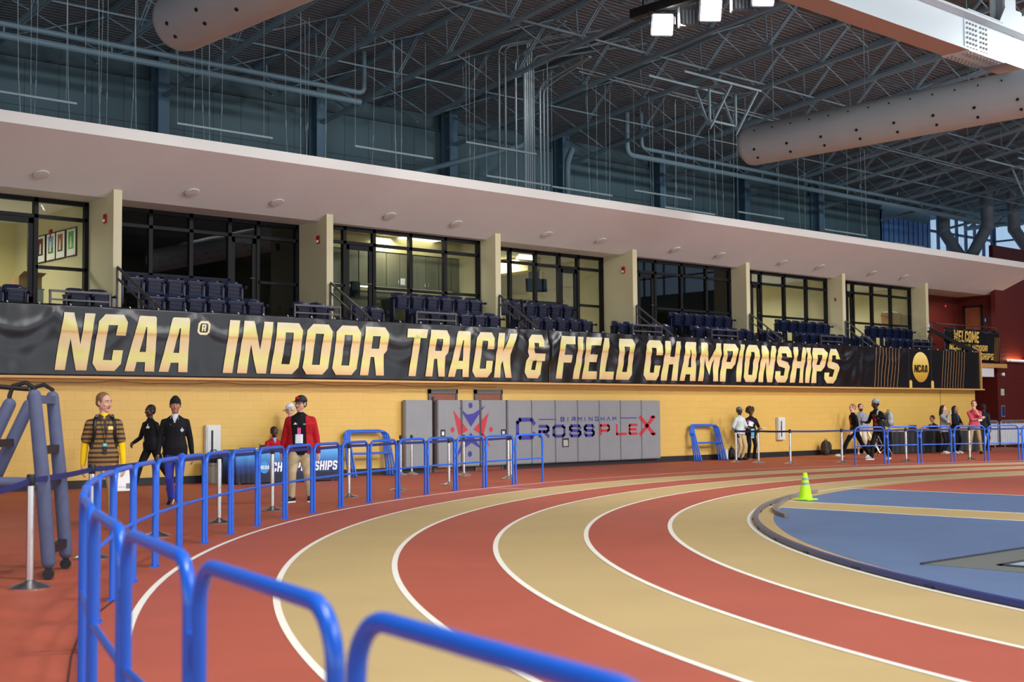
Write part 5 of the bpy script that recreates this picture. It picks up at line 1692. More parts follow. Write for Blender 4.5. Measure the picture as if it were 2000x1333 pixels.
def backpack(name, x, y, z, rz, s, mtl, label):
    t = thing(name, label, 'backpack', (x, y, z), rz)
    m = MB(); m.ell((0, 0, .24 * s), (.17 * s, .12 * s, .25 * s), 18, 12); m.ell((0, .02, .14 * s), (.175 * s, .13 * s, .15 * s), 18, 10)
    m.build('bag_body', mtl, t, smooth=True)
    MB().ell((0, -.1 * s, .15 * s), (.12 * s, .06 * s, .13 * s), 16, 10).build('front_pocket', mtl, t, smooth=True)
    MB().tube([(-.05 * s, .02, .47 * s), (-.03 * s, .02, .53 * s), (.03 * s, .02, .53 * s), (.05 * s, .02, .47 * s)], .01, 6).build('grab_handle', BLACK, t)
    for q in (-1, 1):
        MB().tube([(.09 * s * q, .09 * s, .43 * s), (.11 * s * q, .19 * s, .32 * s), (.11 * s * q, .16 * s, .12 * s), (.12 * s * q, .1 * s, .04 * s)], .016 * s, 8).build('shoulder_strap', BLACK, t)
    return t
OLV = mat('dark olive canvas', (58, 52, 42), .8, var=.1, vscale=10)
backpack('backpack', 38.5, 26.3, 0, 2.6, 1.05, OLV, 'dark olive backpack leaning at the wall base right of the white cabinet')
backpack('backpack', 41.0, 26.2, 0, .4, .95, mat('black nylon', (20, 20, 23), .6), 'black backpack on the floor at the wall behind the walking pair')
backpack('backpack', 33.25, 26.2, 0, .2, .8, mat('black nylon', (20, 20, 23), .6), 'small black bag on the floor left of the man in the grey cap')
t = thing('white_carton', 'small white carton on the floor beside the small black bag', 'carton', (32.95, 26.25, 0))
MB().box(-.06, .06, -.1, .1, 0, .33).build('carton_body', PAPER, t, bevel=.005); MB().box(-.06, .06, -.1, .1, .33, .345).build('carton_flap', PAPER, t)
def folding_chair(x, y, rz, label):
    t = thing('folding_chair', label, 'chair', (x, y, 0), rz, 'folding chairs at right')
    MB().box(-.2, .2, -.2, .2, .44, .47).build('seat', mat('dark chair seat', (40, 40, 44), .5), t, bevel=.01)
    MB().box(-.2, .2, .2, .22, .62, .82).build('backrest', mat('dark chair seat', (40, 40, 44), .5), t, bevel=.008)
    for sx in (-.2, .2):
        MB().tube([(sx, -.24, 0), (sx, .21, .85)], .012, 8).build('leg', CHROME, t)
        MB().tube([(sx, .22, 0), (sx, -.16, .44)], .012, 8).build('leg', CHROME, t)
    return t
folding_chair(39.6, 24.75, .2, 'metal folding chair with a black bag on its seat')
folding_chair(40.5, 25.7, .5, 'empty metal folding chair left of the black table')
backpack('backpack', 39.6, 24.75, .47, .9, .95, mat('black nylon', (20, 20, 23), .6), 'black backpack sitting on a folding chair')
# steel crowd-control gates with white sheeting
def gate(x, y, rz, label):
    t = thing('steel_barricade', label, 'barricade', (x, y, 0), rz, 'grey steel barricades')
    G = mat('galvanised steel', (170, 172, 176), .35, metal=.6)
    w, h, r = 1.1, 1.08, .16
    pts = [(-w, 0, .14)] + [(-w + r + r * math.cos(PI - i * PI / 12), 0, h - r + r * math.sin(PI - i * PI / 12)) for i in range(7)] + [(w - r + r * math.cos(PI / 2 - i * PI / 12), 0, h - r + r * math.sin(PI / 2 - i * PI / 12)) for i in range(7)] + [(w, 0, .14)]
    MB().tube(pts + [pts[0]], .02, 8).build('frame', G, t, smooth=True)
    for i in range(17):
        xx = -w + .125 * (i + 1)
        MB().tube([(xx, 0, .14), (xx, 0, h - .02)], .009, 6).build('upright_bar', G, t)
    MB().box(-w + .05, w - .05, .025, .03, .16, h - .12).build('white_sheet', mat('white sheeting', (216, 216, 218), .7, var=.06, vscale=3), t)
    for xx in (-w + .3, w - .3):
        MB().bar((xx, -.3, .02), (xx, .3, .02), .08, .03).build('flat_foot', G, t); MB().box(xx - .02, xx + .02, -.02, .02, .02, .16).build('foot_post', G, t)
gate(48.1, 25.6, .0, 'grey steel barricade with white sheeting, left one at the right edge')
gate(50.35, 25.5, -.03, 'grey steel barricade with white sheeting, second from the left at the right edge')
gate(52.6, 25.4, -.03, 'grey steel barricade with white sheeting, third from the left, cut by the right edge')
t = thing('equipment_case', 'flat dark case lying in front of the steel barricades', 'case', (50.5, 24.9, 0))
MB().box(-.5, .5, -.2, .2, 0, .1).build('case_body', DG, t, bevel=.02); MB().box(-.08, .08, -.22, -.2, .03, .07).build('case_handle', BLACK, t)
# ------------------------------------------------------------------ people
from mathutils.bvhtree import BVHTree
def remeshed(mb, name, mtl, parent, vox, smooth=4, cut=None):
    """one continuous closed surface from overlapping volumes"""
    me = bpy.data.meshes.new(name)
    me.from_pydata(mb.v, [], mb.f)
    bm = bmesh.new(); bm.from_mesh(me); bmesh.ops.recalc_face_normals(bm, faces=bm.faces); bm.to_mesh(me); bm.free()
    o = bpy.data.objects.new(name, me)
    COL.objects.link(o)
    r = o.modifiers.new('r', 'REMESH'); r.mode = 'VOXEL'; r.voxel_size = vox
    s = o.modifiers.new('s', 'SMOOTH'); s.factor = .5; s.iterations = smooth
    dg = bpy.context.evaluated_depsgraph_get()
    me2 = bpy.data.meshes.new_from_object(o.evaluated_get(dg))
    o.modifiers.clear()
    o.data = me2
    bpy.data.meshes.remove(me)
    me2.name = name
    me2.materials.clear(); me2.materials.append(mtl)
    if cut:
        bm = bmesh.new(); bm.from_mesh(me2)
        bmesh.ops.delete(bm, geom=[v for v in bm.verts if cut(v.co)], context='VERTS')
        bm.to_mesh(me2); bm.free()
    me2.polygons.foreach_set('use_smooth', [True] * len(me2.polygons))
    o.parent = parent
    return o
def ik(a, b, l1, l2, pole):
    a, b = V(a), V(b)
    d = b - a
    L = d.length
    if L > (l1 + l2) * .995:
        b = a + d * ((l1 + l2) * .995 / L); d = b - a; L = d.length
    u = d.normalized()
    k = (l1 * l1 - l2 * l2 + L * L) / (2 * L)
    h = math.sqrt(max(0, l1 * l1 - k * k))
    p = V(pole); p = (p - u * p.dot(u))
    if p.length < 1e-5: p = V((0, -1, 0))
    return a + u * k + p.normalized() * h, b
SKINS = {'light': mat('light skin', (214, 162, 138), .5), 'fair': mat('fair skin', (228, 182, 160), .5), 'tan': mat('tan skin', (176, 122, 92), .5), 'brown': mat('brown skin', (104, 66, 48), .45), 'dark': mat('dark brown skin', (70, 44, 34), .42)}
EYEW = mat('eye white', (232, 228, 222), .3); EYED = mat('dark iris', (34, 24, 20), .2); LIP = mat('lip', (168, 98, 90), .5)

def figure(label, pos, face, H, sp):
    """face: degrees turned to the picture's right from looking at the camera"""
    c = -V((pos[0], pos[1])).normalized()
    r = V((.738, -.674))
    f = c * math.cos(math.radians(face)) + (r - c * r.dot(c)).normalized() * math.sin(math.radians(face))
    root = thing('person', label, 'person', (pos[0], pos[1], 0.0), math.atan2(f.x, -f.y))
    g = sp.get
    fat = g('fat', 1.0); vox = g('vox', .009)
    lean = math.radians(g('lean', 2)); T = V((0, -math.sin(lean), math.cos(lean)))
    P = V(g('hip', (0, 0, .525))) * H
    tw = math.radians(g('twist', 0)); X = V((math.cos(tw), math.sin(tw), 0)); Y = V((-math.sin(tw), math.cos(tw), 0))
    def tor(t): return P + T * (t * H)
    def ring(t, hx, hy, dy=0, n=18):
        q = tor(t) + Y * (dy * H)
        return [q + X * (hx * H * math.cos(2 * PI * j / n)) + Y * (hy * H * math.sin(2 * PI * j / n)) for j in range(n)]
    fem = g('female', False)
    PR = [(-.05, .06, .05), (-.02, .092, .064), (.02, .097, .067), (.07, .086, .06), (.115, .078, .056), (.17, .085, .06), (.215, .093, .064), (.25, .094, .058), (.275, .074, .047), (.295, .045, .038), (.31, .034, .034)]
    if fem: PR = [(a, b * (.93 if a > .05 else 1.0), c_ * (1.0 if a < .2 else .98)) for a, b, c_ in PR]
    PR = [(a, b * (1 + (fat - 1) * (1 if a < .25 else .5)), c_ * (1 + (fat - 1) * (1.3 if a < .22 else .5))) for a, b, c_ in PR]
    S = {}
    J = {}
    for s, k in ((1, 'L'), (-1, 'R')):
        sh = tor(.252) + X * (s * .1 * H * (.93 if fem else 1) * (1 + (fat - 1) * .5))
        tgt = V(g('hand' + k, (s * .132, -.03, .475))) * H
        el, wr = ik(sh, tgt, .165 * H, .15 * H, g('pole' + k, (s * .5, 1, -.2)))
        hp = P + V((s * .05 * H, 0, -.02 * H))
        ft = g('foot' + k, (s * .06, 0, 0, 0))
        an = V((ft[0], ft[1], ft[2] + .045)) * H
        kn, an = ik(hp, an, .245 * H, .24 * H, g('knee' + k, (s * .08, -1, 0)))
        J[k] = (sh, el, wr, hp, kn, an, ft[3])
    N = tor(.30)
    hy, hpit = math.radians(g('hyaw', 0)), math.radians(g('hpitch', 0))
    hf = V((math.sin(hy) * math.cos(hpit), -math.cos(hy) * math.cos(hpit), math.sin(hpit)))
    hr = V((-math.cos(hy), -math.sin(hy), 0)); hu = hr.cross(hf) * -1
    if hu.z < 0: hu = -hu
    Hc = N + V((0, -math.sin(lean) * .06 * H, 0)) + V((0, 0, 1)) * (.113 * H)
    HM = Matrix((-hr, -hf, hu)).transposed()
    HD = H * g('headscale', 1.075)
    def hd(x, fwd, up): return Hc + (-hr) * (x * HD) + hf * (fwd * HD) + hu * (up * HD)
    # ---- body: one continuous surface
    b = MB()
    b.rings([ring(t, a * .9, d * .88) for t, a, d in PR])
    for s, k in ((1, 'L'), (-1, 'R')):
        sh, el, wr, hp, kn, an, pit = J[k]
        b.limb([sh, sh.lerp(el, .5), el, el.lerp(wr, .35), wr], [.026 * H, .025 * H, .0205 * H, .021 * H, .0145 * H], 12)
        b.limb([tor(.268) + X * (s * .045 * H), sh + T * (.004 * H)], [.026 * H, .026 * H], 10)
        b.limb([tor(.31) + X * (s * .012 * H), tor(.272) + X * (s * .06 * H)], [.026 * H, .024 * H], 10)
        b.limb([hp, hp.lerp(kn, .5), kn, kn.lerp(an, .35), an], [.045 * H, .04 * H, .028 * H, .029 * H, .018 * H], 12)
        fd = V(g('toe' + k, (s * .18, -1, 0))).normalized()
        b.limb([an - V((0, 0, .018 * H)) - fd * .006 * H, an - V((0, 0, .029 * H)) + fd * .05 * H], [.015 * H, .009 * H], 10)
        # hand
        d = V(g('fdir' + k, (wr - el))).normalized()
        n = V(g('palm' + k, (-s, 0.1, 0)))
        n = (n - d * n.dot(d)).normalized()
        t = d.cross(n) * (1 if s > 0 else -1)
        if g('thumb' + k): t = t if t.dot(V(g('thumb' + k))) > 0 else -t
        elif abs(t.y) > .3 and t.y > 0: t = -t
        b.limb([wr - d * .01 * H, wr + d * .012 * H], [.0145 * H, .0145 * H], 10)
        b.ell(wr + d * .034 * H, (.0235 * H, .032 * H, .0115 * H), 12, 8, Matrix((t, d, n)).transposed())
        curl = g('curl' + k, g('curl', 24))
        for i, Lf in enumerate((.043, .048, .045, .036)):
            base = wr + d * (.054 - .003 * abs(i - 1)) * H + t * ((.0175 - .0117 * i) * H)
            pts = [base - d * .014 * H, base]; a = 0
            for q, fr in enumerate((.45, .31, .24)):
                a += math.radians(curl * (.7, 1.2, 1.0)[q])
                pts.append(pts[-1] + (d * math.cos(a) + n * math.sin(a)) * Lf * fr * H)
            b.limb(pts, [.0062 * H, .0058 * H, .0054 * H, .005 * H, .0044 * H], 8)
        tb = wr + d * .016 * H + t * .015 * H
        d1 = (d * .7 + t * .62 + n * .28).normalized(); d2 = (d * .9 + t * .2 + n * .35).normalized()
        b.limb([tb, tb + d1 * .027 * H, tb + d1 * .027 * H + d2 * .024 * H], [.0085 * H, .0066 * H, .0052 * H], 8)
    b.limb([N - T * .02 * H, N.lerp(Hc, .35), hd(0, -.008, -.03)], [.036 * H, .03 * H, .031 * H], 14)
    b.ell(hd(0, -.006, .014), (.0445 * HD, .0545 * HD, .052 * HD), 18, 12, HM)
    b.ell(hd(0, .010, -.022), (.0375 * HD, .041 * HD, .043 * HD), 16, 10, HM)
    b.ell(hd(0, .034, -.053), (.017 * HD, .014 * HD, .0125 * HD), 12, 8, HM)
    b.limb([hd(0, .047, .006), hd(0, .054, -.006), hd(0, .0585, -.017)], [.0055 * HD, .0065 * HD, .0085 * HD], 8)
    b.ell(hd(0, .040, .014), (.03 * HD, .011 * HD, .0075 * HD), 12, 8, HM)
    for s in (1, -1):
        b.ell(hd(.0455 * s, -.004, -.006), (.006 * HD, .012 * HD, .019 * HD), 10, 8, HM)
        b.ell(hd(.022 * s, .036, -.014), (.014 * HD, .012 * HD, .012 * HD), 10, 8, HM)
    b.ell(hd(0, .046, -.0345), (.0155 * HD, .0062 * HD, .0062 * HD), 10, 8, HM)
    body = remeshed(b, 'body', SKINS[g('skin', 'light')], root, g('bvox', .0075), 3)
    # lips coloured on the body itself
    body.data.materials.append(LIP)
    lc = hd(0, .05, -.0345)
    for p in body.data.polygons:
        q = p.center - lc
        if q.length < .02 * HD and abs(q.dot(hu)) < .0055 * HD and abs(q.dot(hr)) < .014 * HD and q.dot(hf) > -.006 * HD: p.material_index = 1
    e = MB()
    for s in (1, -1):
        e.mi(0); e.ell(hd(.0175 * s, .0415, .0035), (.0085 * HD, .006 * HD, .0042 * HD), 10, 6, HM)
        e.mi(1); e.ell(hd(.0175 * s, .0462, .0035), (.0036 * HD, .0022 * HD, .0036 * HD), 10, 6, HM)
    e.build('eyes', [EYEW, EYED], body, smooth=True)
    # ---- hair and headgear
    hm = mat('hair %s' % (g('hair', (40, 28, 20)),), g('hair', (40, 28, 20)), .65, var=.15, vscale=60, bump=.5, bscale=90)
    style = g('style', 'short')
    eb = MB()
    for s in (1, -1): eb.limb([hd(.007 * s, .0515, .0165), hd(.017 * s, .0505, .0195), hd(.028 * s, .045, .0165)], [.0022 * HD, .0028 * HD, .0018 * HD], 6)
    eb.build('eyebrows', hm, body, smooth=True)
    h = MB()
    if style != 'bald':
        h.ell(hd(0, -.013, .0235), (.0475 * HD, .053 * HD, .0485 * HD), 18, 12, HM)
        h.ell(hd(0, -.03, -.004), (.043 * HD, .032 * HD, .036 * HD), 14, 10, HM)
        for s in (1, -1): h.ell(hd(.042 * s, .004, .018), (.006 * HD, .018 * HD, .024 * HD), 10, 8, HM)
    if style == 'long':
        h.limb([hd(0, -.035, .02), hd(0, -.05, -.05), hd(0, -.055, -.12), hd(0, -.045, -.2)], [.043 * HD, .046 * HD, .045 * HD, .02 * HD], 12)
        for s in (1, -1): h.limb([hd(.03 * s, -.01, .045), hd(.048 * s, -.01, -.01), hd(.05 * s, -.015, -.08), hd(.043 * s, -.01, -.16)], [.018 * HD, .02 * HD, .022 * HD, .01 * HD], 10)
    if style == 'bun':
        h.ell(hd(0, -.06, .012), (.022 * HD, .02 * HD, .024 * HD), 12, 8, HM)
    if style == 'afro':
        rnd = random.Random(3)
        h.ell(hd(0, -.02, .03), (.082 * HD, .072 * HD, .07 * HD), 18, 12, HM)
        for _ in range(60):
            a, q = rnd.uniform(0, 2 * PI), rnd.uniform(-.5, 1)
            cq = math.sqrt(max(0, 1 - q * q))
            p = (.08 * cq * math.cos(a), .072 * cq * math.sin(a) - .02, .03 + .07 * q)
            if p[1] > .02 and p[2] < .045: continue
            h.ell(hd(*p), (.016 * HD,) * 3, 8, 6)
    if style == 'flat': h.ell(hd(0, -.008, .05), (.04 * HD, .046 * HD, .03 * HD), 14, 10, HM)
    if h.f: remeshed(h, 'hair', hm, root, .008, 2)
    if g('beard'):
        bm_ = MB(); bm_.ell(hd(0, .012, -.04), (.0395 * HD, .04 * HD, .03 * HD), 16, 10, HM); bm_.ell(hd(0, .04, -.054), (.02 * HD, .014 * HD, .018 * HD), 12, 8, HM)
        bm_.limb([hd(-.02, .046, -.0285), hd(0, .053, -.0265), hd(.02, .046, -.0285)], [.004 * HD, .005 * HD, .004 * HD], 8)
        remeshed(bm_, 'beard', mat('beard hair', (38, 26, 20), .7), root, .007, 2)
    if g('cap'):
        cm = mat('cap %s' % (g('cap'),), g('cap'), .7)
        m = MB()
        R = []
        for i in range(8):
            a = i / 7 * PI / 2
            R.append([hd(.0525 * math.cos(a) * math.cos(2 * PI * j / 24), -.008 + .0615 * math.cos(a) * math.sin(2 * PI * j / 24), .022 + .057 * math.sin(a)) for j in range(24)])
        m.rings(R, False); m.add([R[-1][j] for j in range(24)], [tuple(range(24))])
        cp = m.build('cap', cm, root, smooth=True)
        sm = cp.modifiers.new('t', 'SOLIDIFY'); sm.thickness = .005
        m = MB(); br = []
        for i in range(13):
            a = -PI * .38 + PI * .76 * i / 12
            br.append((math.sin(a), math.cos(a)))
        inn = [hd(.05 * x, -.008 + .058 * y, .026) for x, y in br]
        out = [hd(.058 * x, .0 + .098 * y, .018 - .004 * abs(x)) for x, y in br]
        m.prism(inn + out[::-1], hu * 0, hu * .005)
        m.build('brim', cm, cp, smooth=False)
        if g('capmark'):
            m = MB(); m.ell(hd(0, .0485, .05), (.026 * HD, .006 * HD, .013 * HD), 12, 8, HM); m.build('cap_emblem', mat('cap emblem', g('capmark'), .5), cp, smooth=True)
    if g('beanie'):
        m = MB()
        m.ell(hd(0, -.008, .028), (.0485 * HD, .0585 * HD, .0545 * HD), 20, 12, HM); m.ell(hd(0, -.016, .05), (.036 * HD, .044 * HD, .04 * HD), 16, 10, HM)
        cf = MB()
        bn = remeshed(m, 'beanie', mat('knit %s' % (g('beanie'),), g('beanie'), .9, bump=.6, bscale=140), root, .007, 2, cut=lambda co: (co - Hc).dot(hu) < .013 * HD - .25 * (co - Hc).dot(-hf))
        cf.tube([hd(.0455 * math.cos(2 * PI * j / 24), -.008 + .0555 * math.sin(2 * PI * j / 24), .0165 + .009 * math.sin(2 * PI * j / 24)) for j in range(24)], .0065 * HD, 8, closed=True)
        cf.build('cuff', mat('knit %s' % (g('beanie'),), g('beanie'), .9), bn, smooth=True)
    if g('glasses'):
        m = MB()
        for s in (1, -1):
            m.tube([hd(s * .0185 + .0155 * math.cos(2 * PI * j / 16), .0535, .002 + .0115 * math.sin(2 * PI * j / 16)) for j in range(16)], .0013 * HD, 6, closed=True)
            m.tube([hd(s * .034, .052, .004), hd(s * .047, 0, .004)], .0012 * HD, 6)
        m.tube([hd(-.004, .055, .004), hd(.004, .055, .004)], .0012 * HD, 6)
        m.build('glasses', mat('dark glasses frame', (26, 24, 26), .3), root)
    # ---- clothes
    out = {}
    def trousers(mtl, hem=.03, top=.085, length=1.0, loose=1.0, flare=0.0):
        m = MB()
        m.rings([ring(t, a * 1.06 + .004, d * 1.08 + .004) for t, a, d in [p for p in PR if p[0] <= top]])
        for s, k in ((1, 'L'), (-1, 'R')):
            sh, el, wr, hp, kn, an, pit = J[k]
            q = kn.lerp(an, length) + V((0, 0, .004 * H))
            lw = loose * (1 + (fat - 1) * .8)
            m.limb([hp, hp.lerp(kn, .5), kn, kn.lerp(q, .45), q], [.047 * H * lw, .044 * H * lw, .036 * H * loose, .034 * H * loose + flare * .4 * H, hem * H + flare * H], 14)
        return remeshed(m, 'trousers', mtl, root, vox, 3)
    def shirt(mtl, name='shirt', bottom=-.02, sleeve=1.0, pad=1.06, arm=1.0, cut=None, collar=True):
        m = MB()
        prs = [p for p in PR if p[0] >= bottom - 1e-6 and p[0] < .3]
        prs = [(bottom - .03, prs[0][1], prs[0][2])] + prs
        wmin = .096 * (fat if bottom < .03 else 1)
        m.rings([ring(t, max(a, wmin if t < .05 else 0) * pad + .005, max(d, .066 if t < .03 else 0) * pad + .006) for t, a, d in prs])
        for s, k in ((1, 'L'), (-1, 'R')):
            sh, el, wr, hp, kn, an, pit = J[k]
            if sleeve < .15: continue
            m.limb([tor(.265) + X * (s * .045 * H), sh + T * (.004 * H)], [.03 * H * pad, .03 * H * pad], 12)
            m.limb([tor(.305) + X * (s * .014 * H), tor(.272) + X * (s * .06 * H)], [.029 * H, .027 * H * pad], 12)
            if sleeve > .55:
                e2 = el.lerp(wr, (sleeve - .5) * 2 * .97)
                m.limb([sh, sh.lerp(el, .5), el, el.lerp(e2, .5), e2], [.031 * H * arm, .0295 * H * arm, .026 * H * arm, .024 * H * arm, .019 * H * arm], 14)
            else:
                e2 = sh.lerp(el, sleeve * 2)
                m.limb([sh, sh.lerp(e2, .6), e2], [.031 * H * arm, .032 * H * arm, .033 * H * arm], 14)
        if collar: m.limb([N - T * .012 * H, N + T * .012 * H], [.041 * H, .038 * H], 14)
        lo = tor(bottom)
        def c2(co):
            return ((co - lo).dot(T) < 0 and abs((co - lo).dot(X)) < .113 * H * fat and abs((co - lo).dot(Y)) < .2 * H and cutz(co)) or (cut and cut(co))
        aw = [J[k][i] for k in 'LR' for i in (1, 2)]
        def cutz(co):
            return all((co - q).length > .07 * H for q in aw)
        return remeshed(m, name, mtl, root, vox, 3, cut=c2)
    def shoes(mtl, sole):
        for s, k in ((1, 'L'), (-1, 'R')):
            an, pit = J[k][5], math.radians(J[k][6])
            tr = V(g('toe' + k, (s * .18, -1, 0))).normalized()
            fd = tr * math.cos(pit) + V((0, 0, -math.sin(pit)))
            sd = V((0, 0, 1)).cross(tr).normalized(); up = sd.cross(fd) * -1
            if up.z < 0: up = -up
            heel = an - up * .045 * H
            def q(l, x, z): return heel + fd * (l * H) + sd * (x * H) + up * (z * H)
            m = MB(); R = []
            for l, w, z in ((-.036, .012, .03), (-.03, .019, .044), (-.005, .021, .056), (.025, .021, .052), (.055, .024, .038), (.09, .026, .03), (.112, .02, .024), (.122, .01, .018)):
                R.append([q(l, w * math.cos(2 * PI * j / 12), max(.008, .008 + z * .5 + z * .5 * math.sin(2 * PI * j / 12))) for j in range(12)])
            m.rings(R)
            o = m.build('shoe', mtl, root, smooth=True)
            m = MB(); pr = [(-.036, .016), (-.02, .022), (.03, .022), (.07, .027), (.1, .026), (.124, .012)]
            poly = [q(l, w, 0) for l, w in pr] + [q(l, -w, 0) for l, w in reversed(pr)]
            m.prism(poly, up * 0, up * .013 * H)
            m.build('sole', sole, o)
    out.update(root=root, trousers=trousers, shirt=shirt, shoes=shoes, J=J, H=H, tor=tor, X=X, Y=Y, hd=hd, N=N, T=T, P=P, f=f)
    return out
class Surf:
    def __init__(s, o):
        me = o.data
        s.t = BVHTree.FromPolygons([v.co for v in me.vertices], [tuple(p.vertices) for p in me.polygons])
    def at(s, x, z, off=.004, back=False):
        o, d = (V((x, -2, z)), V((0, 1, 0))) if not back else (V((x, 2, z)), V((0, -1, 0)))
        h = s.t.ray_cast(o, d)[0]
        y = h.y if h else (-.1 if not back else .1)
        return V((x, y - off if not back else y + off, z))
def decal(F, sf, polys, mtl, name, parent=None, off=.005):
    m = MB()
    for p in polys: add_flat(m, [p], lambda x, z: sf.at(x, z, off), .03)
    return m.build(name, mtl, parent or F['root'])
def strap(F, sf, pts, w, mtl, name, parent=None, off=.006):
    P = []
    for (x0, z0), (x1, z1) in zip(pts, pts[1:]):
        for i in range(5): P.append(sf.at(x0 + (x1 - x0) * i / 5, z0 + (z1 - z0) * i / 5, off))
    P.append(sf.at(*pts[-1], off))
    return MB().tube(P, w, 6).build(name, mtl, parent or F['root'], smooth=True)
def rect(x, z, w, h): return [(x - w / 2, z - h / 2), (x + w / 2, z - h / 2), (x + w / 2, z + h / 2), (x - w / 2, z + h / 2)]

FAB = lambda n, c, r=.8: mat(n, c, r, spec=.25, var=.06, vscale=14, bump=.25, bscale=60)
BLKF = FAB('black knit fabric', (22, 22, 25)); BLKP = FAB('black trouser cloth', (20, 20, 23)); KHA = FAB('khaki cotton', (196, 174, 136)); KHB = FAB('tan khaki cotton', (168, 140, 98))
REDJ = FAB('red jacket cloth', (178, 24, 34)); WSH = mat('white shoe leather', (226, 224, 220), .5); BSH = mat('black shoe', (20, 20, 22), .45); WSO = mat('white sole', (232, 230, 224), .5); GRF = FAB('grey marl cotton', (150, 152, 160))

def people():
    # 1 striped polo, walking at the left
    F = figure('man in a brown and gold striped polo over yellow sleeves, walking at the left', (7.95, 16.85), 6, 1.79,
               dict(hyaw=38, hpitch=-6, skin='light', hair=(132, 96, 64), footL=(.05, -.17, .0, 0), footR=(-.055, .12, .015, 20), handR=(-.145, .03, .47), handL=(.14, -.05, .47), fat=1.02, lean=2))
    F['trousers'](KHB); F['shoes'](mat('grey brown shoe', (112, 96, 80), .6), WSO)
    ys = F['shirt'](FAB('yellow undershirt', (246, 200, 16)), 'undershirt', .05, 1.0, 1.0)
    sh = F['shirt'](stripe_mat('brown and gold stripes', (62, 46, 30), (148, 110, 58), .062, .46), 'polo_shirt', -.06, .36, 1.1, 1.16, collar=False)
    sf = Surf(sh); H = 1.79
    decal(F, sf, [rect(.085, 1.335, .1, .045)], mat('gold chest patch', (236, 214, 110), .5), 'chest_patch', sh)
    decal(F, sf, [[(-.02, 1.47), (.02, 1.47), (.02, 1.25), (-.005, 1.24)]], mat('dark placket', (50, 38, 28), .7), 'placket', sh)
    for s in (1, -1):
        m = MB(); m.prism([(s * .01, -.085, 1.49), (s * .07, -.055, 1.53), (s * .085, -.075, 1.46), (s * .04, -.11, 1.43)], (0, -.012, 0), (0, 0, 0)); m.build('collar', mat('brown collar', (58, 42, 30), .7), sh)
    ly = strap(F, sf, [(-.06, 1.46), (-.03, 1.3), (0, 1.12)], .004, BLACK, 'lanyard'); strap(F, sf, [(.06, 1.46), (.03, 1.3), (0, 1.12)], .004, BLACK, 'lanyard')
    q = sf.at(0, 1.04, .02)
    MB().obox(q, (.05, .02, .1)).build('hanging_case', BLACK, ly, bevel=.006); MB().obox(q + V((0, 0, .07)), (.06, .018, .05)).build('teal_clip', mat('teal clip', (120, 206, 200), .4), ly, bevel=.01)
    for s in (1, -1): strap(F, sf, [(s * .10, 1.5), (s * .125, 1.4), (s * .13, 1.25), (s * .16, 1.08)], .024, BLACK, 'pack_strap')
    rz = F['root'].rotation_euler.z
    def world(F, p):
        return F['root'].location + Matrix.Rotation(F['root'].rotation_euler.z, 3, 'Z') @ V(p)
    w = world(F, (0, .2, .98)); backpack('backpack', w.x, w.y, w.z, rz + PI, 1.0, mat('black nylon', (20, 20, 23), .6), 'black backpack worn by the man in the striped polo')
    wr = F['J']['L'][2]
    w = world(F, wr + V((.012, -.02, -.2)))
    t = thing('clipboard', 'white papers on a clipboard held low by the man in the striped polo', 'clipboard', w, rz + .25)
    MB().box(-.11, .11, -.006, .006, -.15, .15).build('sheets', PAPER, t); MB().box(-.03, .03, -.012, .006, .13, .16).build('clip', CHROME, t)
    m = MB(); m.add([(-.09, -.0065, -.1), (.09, -.0065, -.1), (.09, -.0065, -.095), (-.09, -.0065, -.095)], [(0, 1, 2, 3)]); m.box(.02, .085, -.008, -.006, -.12, -.05); m.build('ruled_lines', mat('grey ink', (120, 120, 120), .6), t)

    # 2 man in black walking to the left
    F = figure('smiling man all in black, walking to the left behind the man in the beanie', (12.55, 24.45), -52, 1.71,
               dict(skin='dark', hyaw=-8, hair=(18, 14, 12), footL=(.05, .27, .03, 35), footR=(-.05, -.21, .0, -12), kneeL=(.05, -1, 0), handR=(-.13, -.17, .56), handL=(.16, .06, .48), fdirR=(.35, -.6, -.5), fat=1.1, lean=4))
    F['trousers'](BLKP); F['shoes'](BSH, mat('gum sole', (150, 130, 108), .6)); sh = F['shirt'](BLKF, 'pullover', -.04); sf = Surf(sh)
    decal(F, sf, [[(.03, 1.26), (.10, 1.25), (.115, 1.29), (.08, 1.30), (.065, 1.36), (.05, 1.3)]], PAPER, 'chest_logo', sh)
    decal(F, sf, [rect(-.1, 1.02, .1, .07)], PAPER, 'badge', sh)

    # 3 man in black beanie
    F = figure('man in a black beanie, black quarter-zip and bright blue trousers walking toward the camera', (10.85, 20.3), -4, 1.78,
               dict(skin='tan', hyaw=2, hair=(24, 18, 16), style='short', beanie=(16, 16, 18), footR=(-.045, .16, .02, 24), footL=(.045, -.2, .0, -8), handR=(-.15, -.07, .48), handL=(.155, .03, .47), fat=1.04))
    F['trousers'](FAB('bright blue nylon', (66, 84, 206), .55), .034, loose=1.08); F['shoes'](BSH, WSO)
    F['shirt'](mat('white tee', (214, 214, 218), .8), 'undershirt', .1, .0, .98)
    sh = F['shirt'](BLKF, 'quarter_zip', -.05, 1.0, 1.1, 1.08, cut=lambda co: co.y < 0 and co.z > 1.385 and abs(co.x) < (co.z - 1.385) * .35 + .004); sf = Surf(sh)
    decal(F, sf, [[(.09, 1.25), (.12, 1.22), (.15, 1.25), (.145, 1.27), (.13, 1.28), (.12, 1.31), (.11, 1.28), (.095, 1.27)]], mat('pale logo print', (188, 200, 214), .6), 'chest_logo', sh)
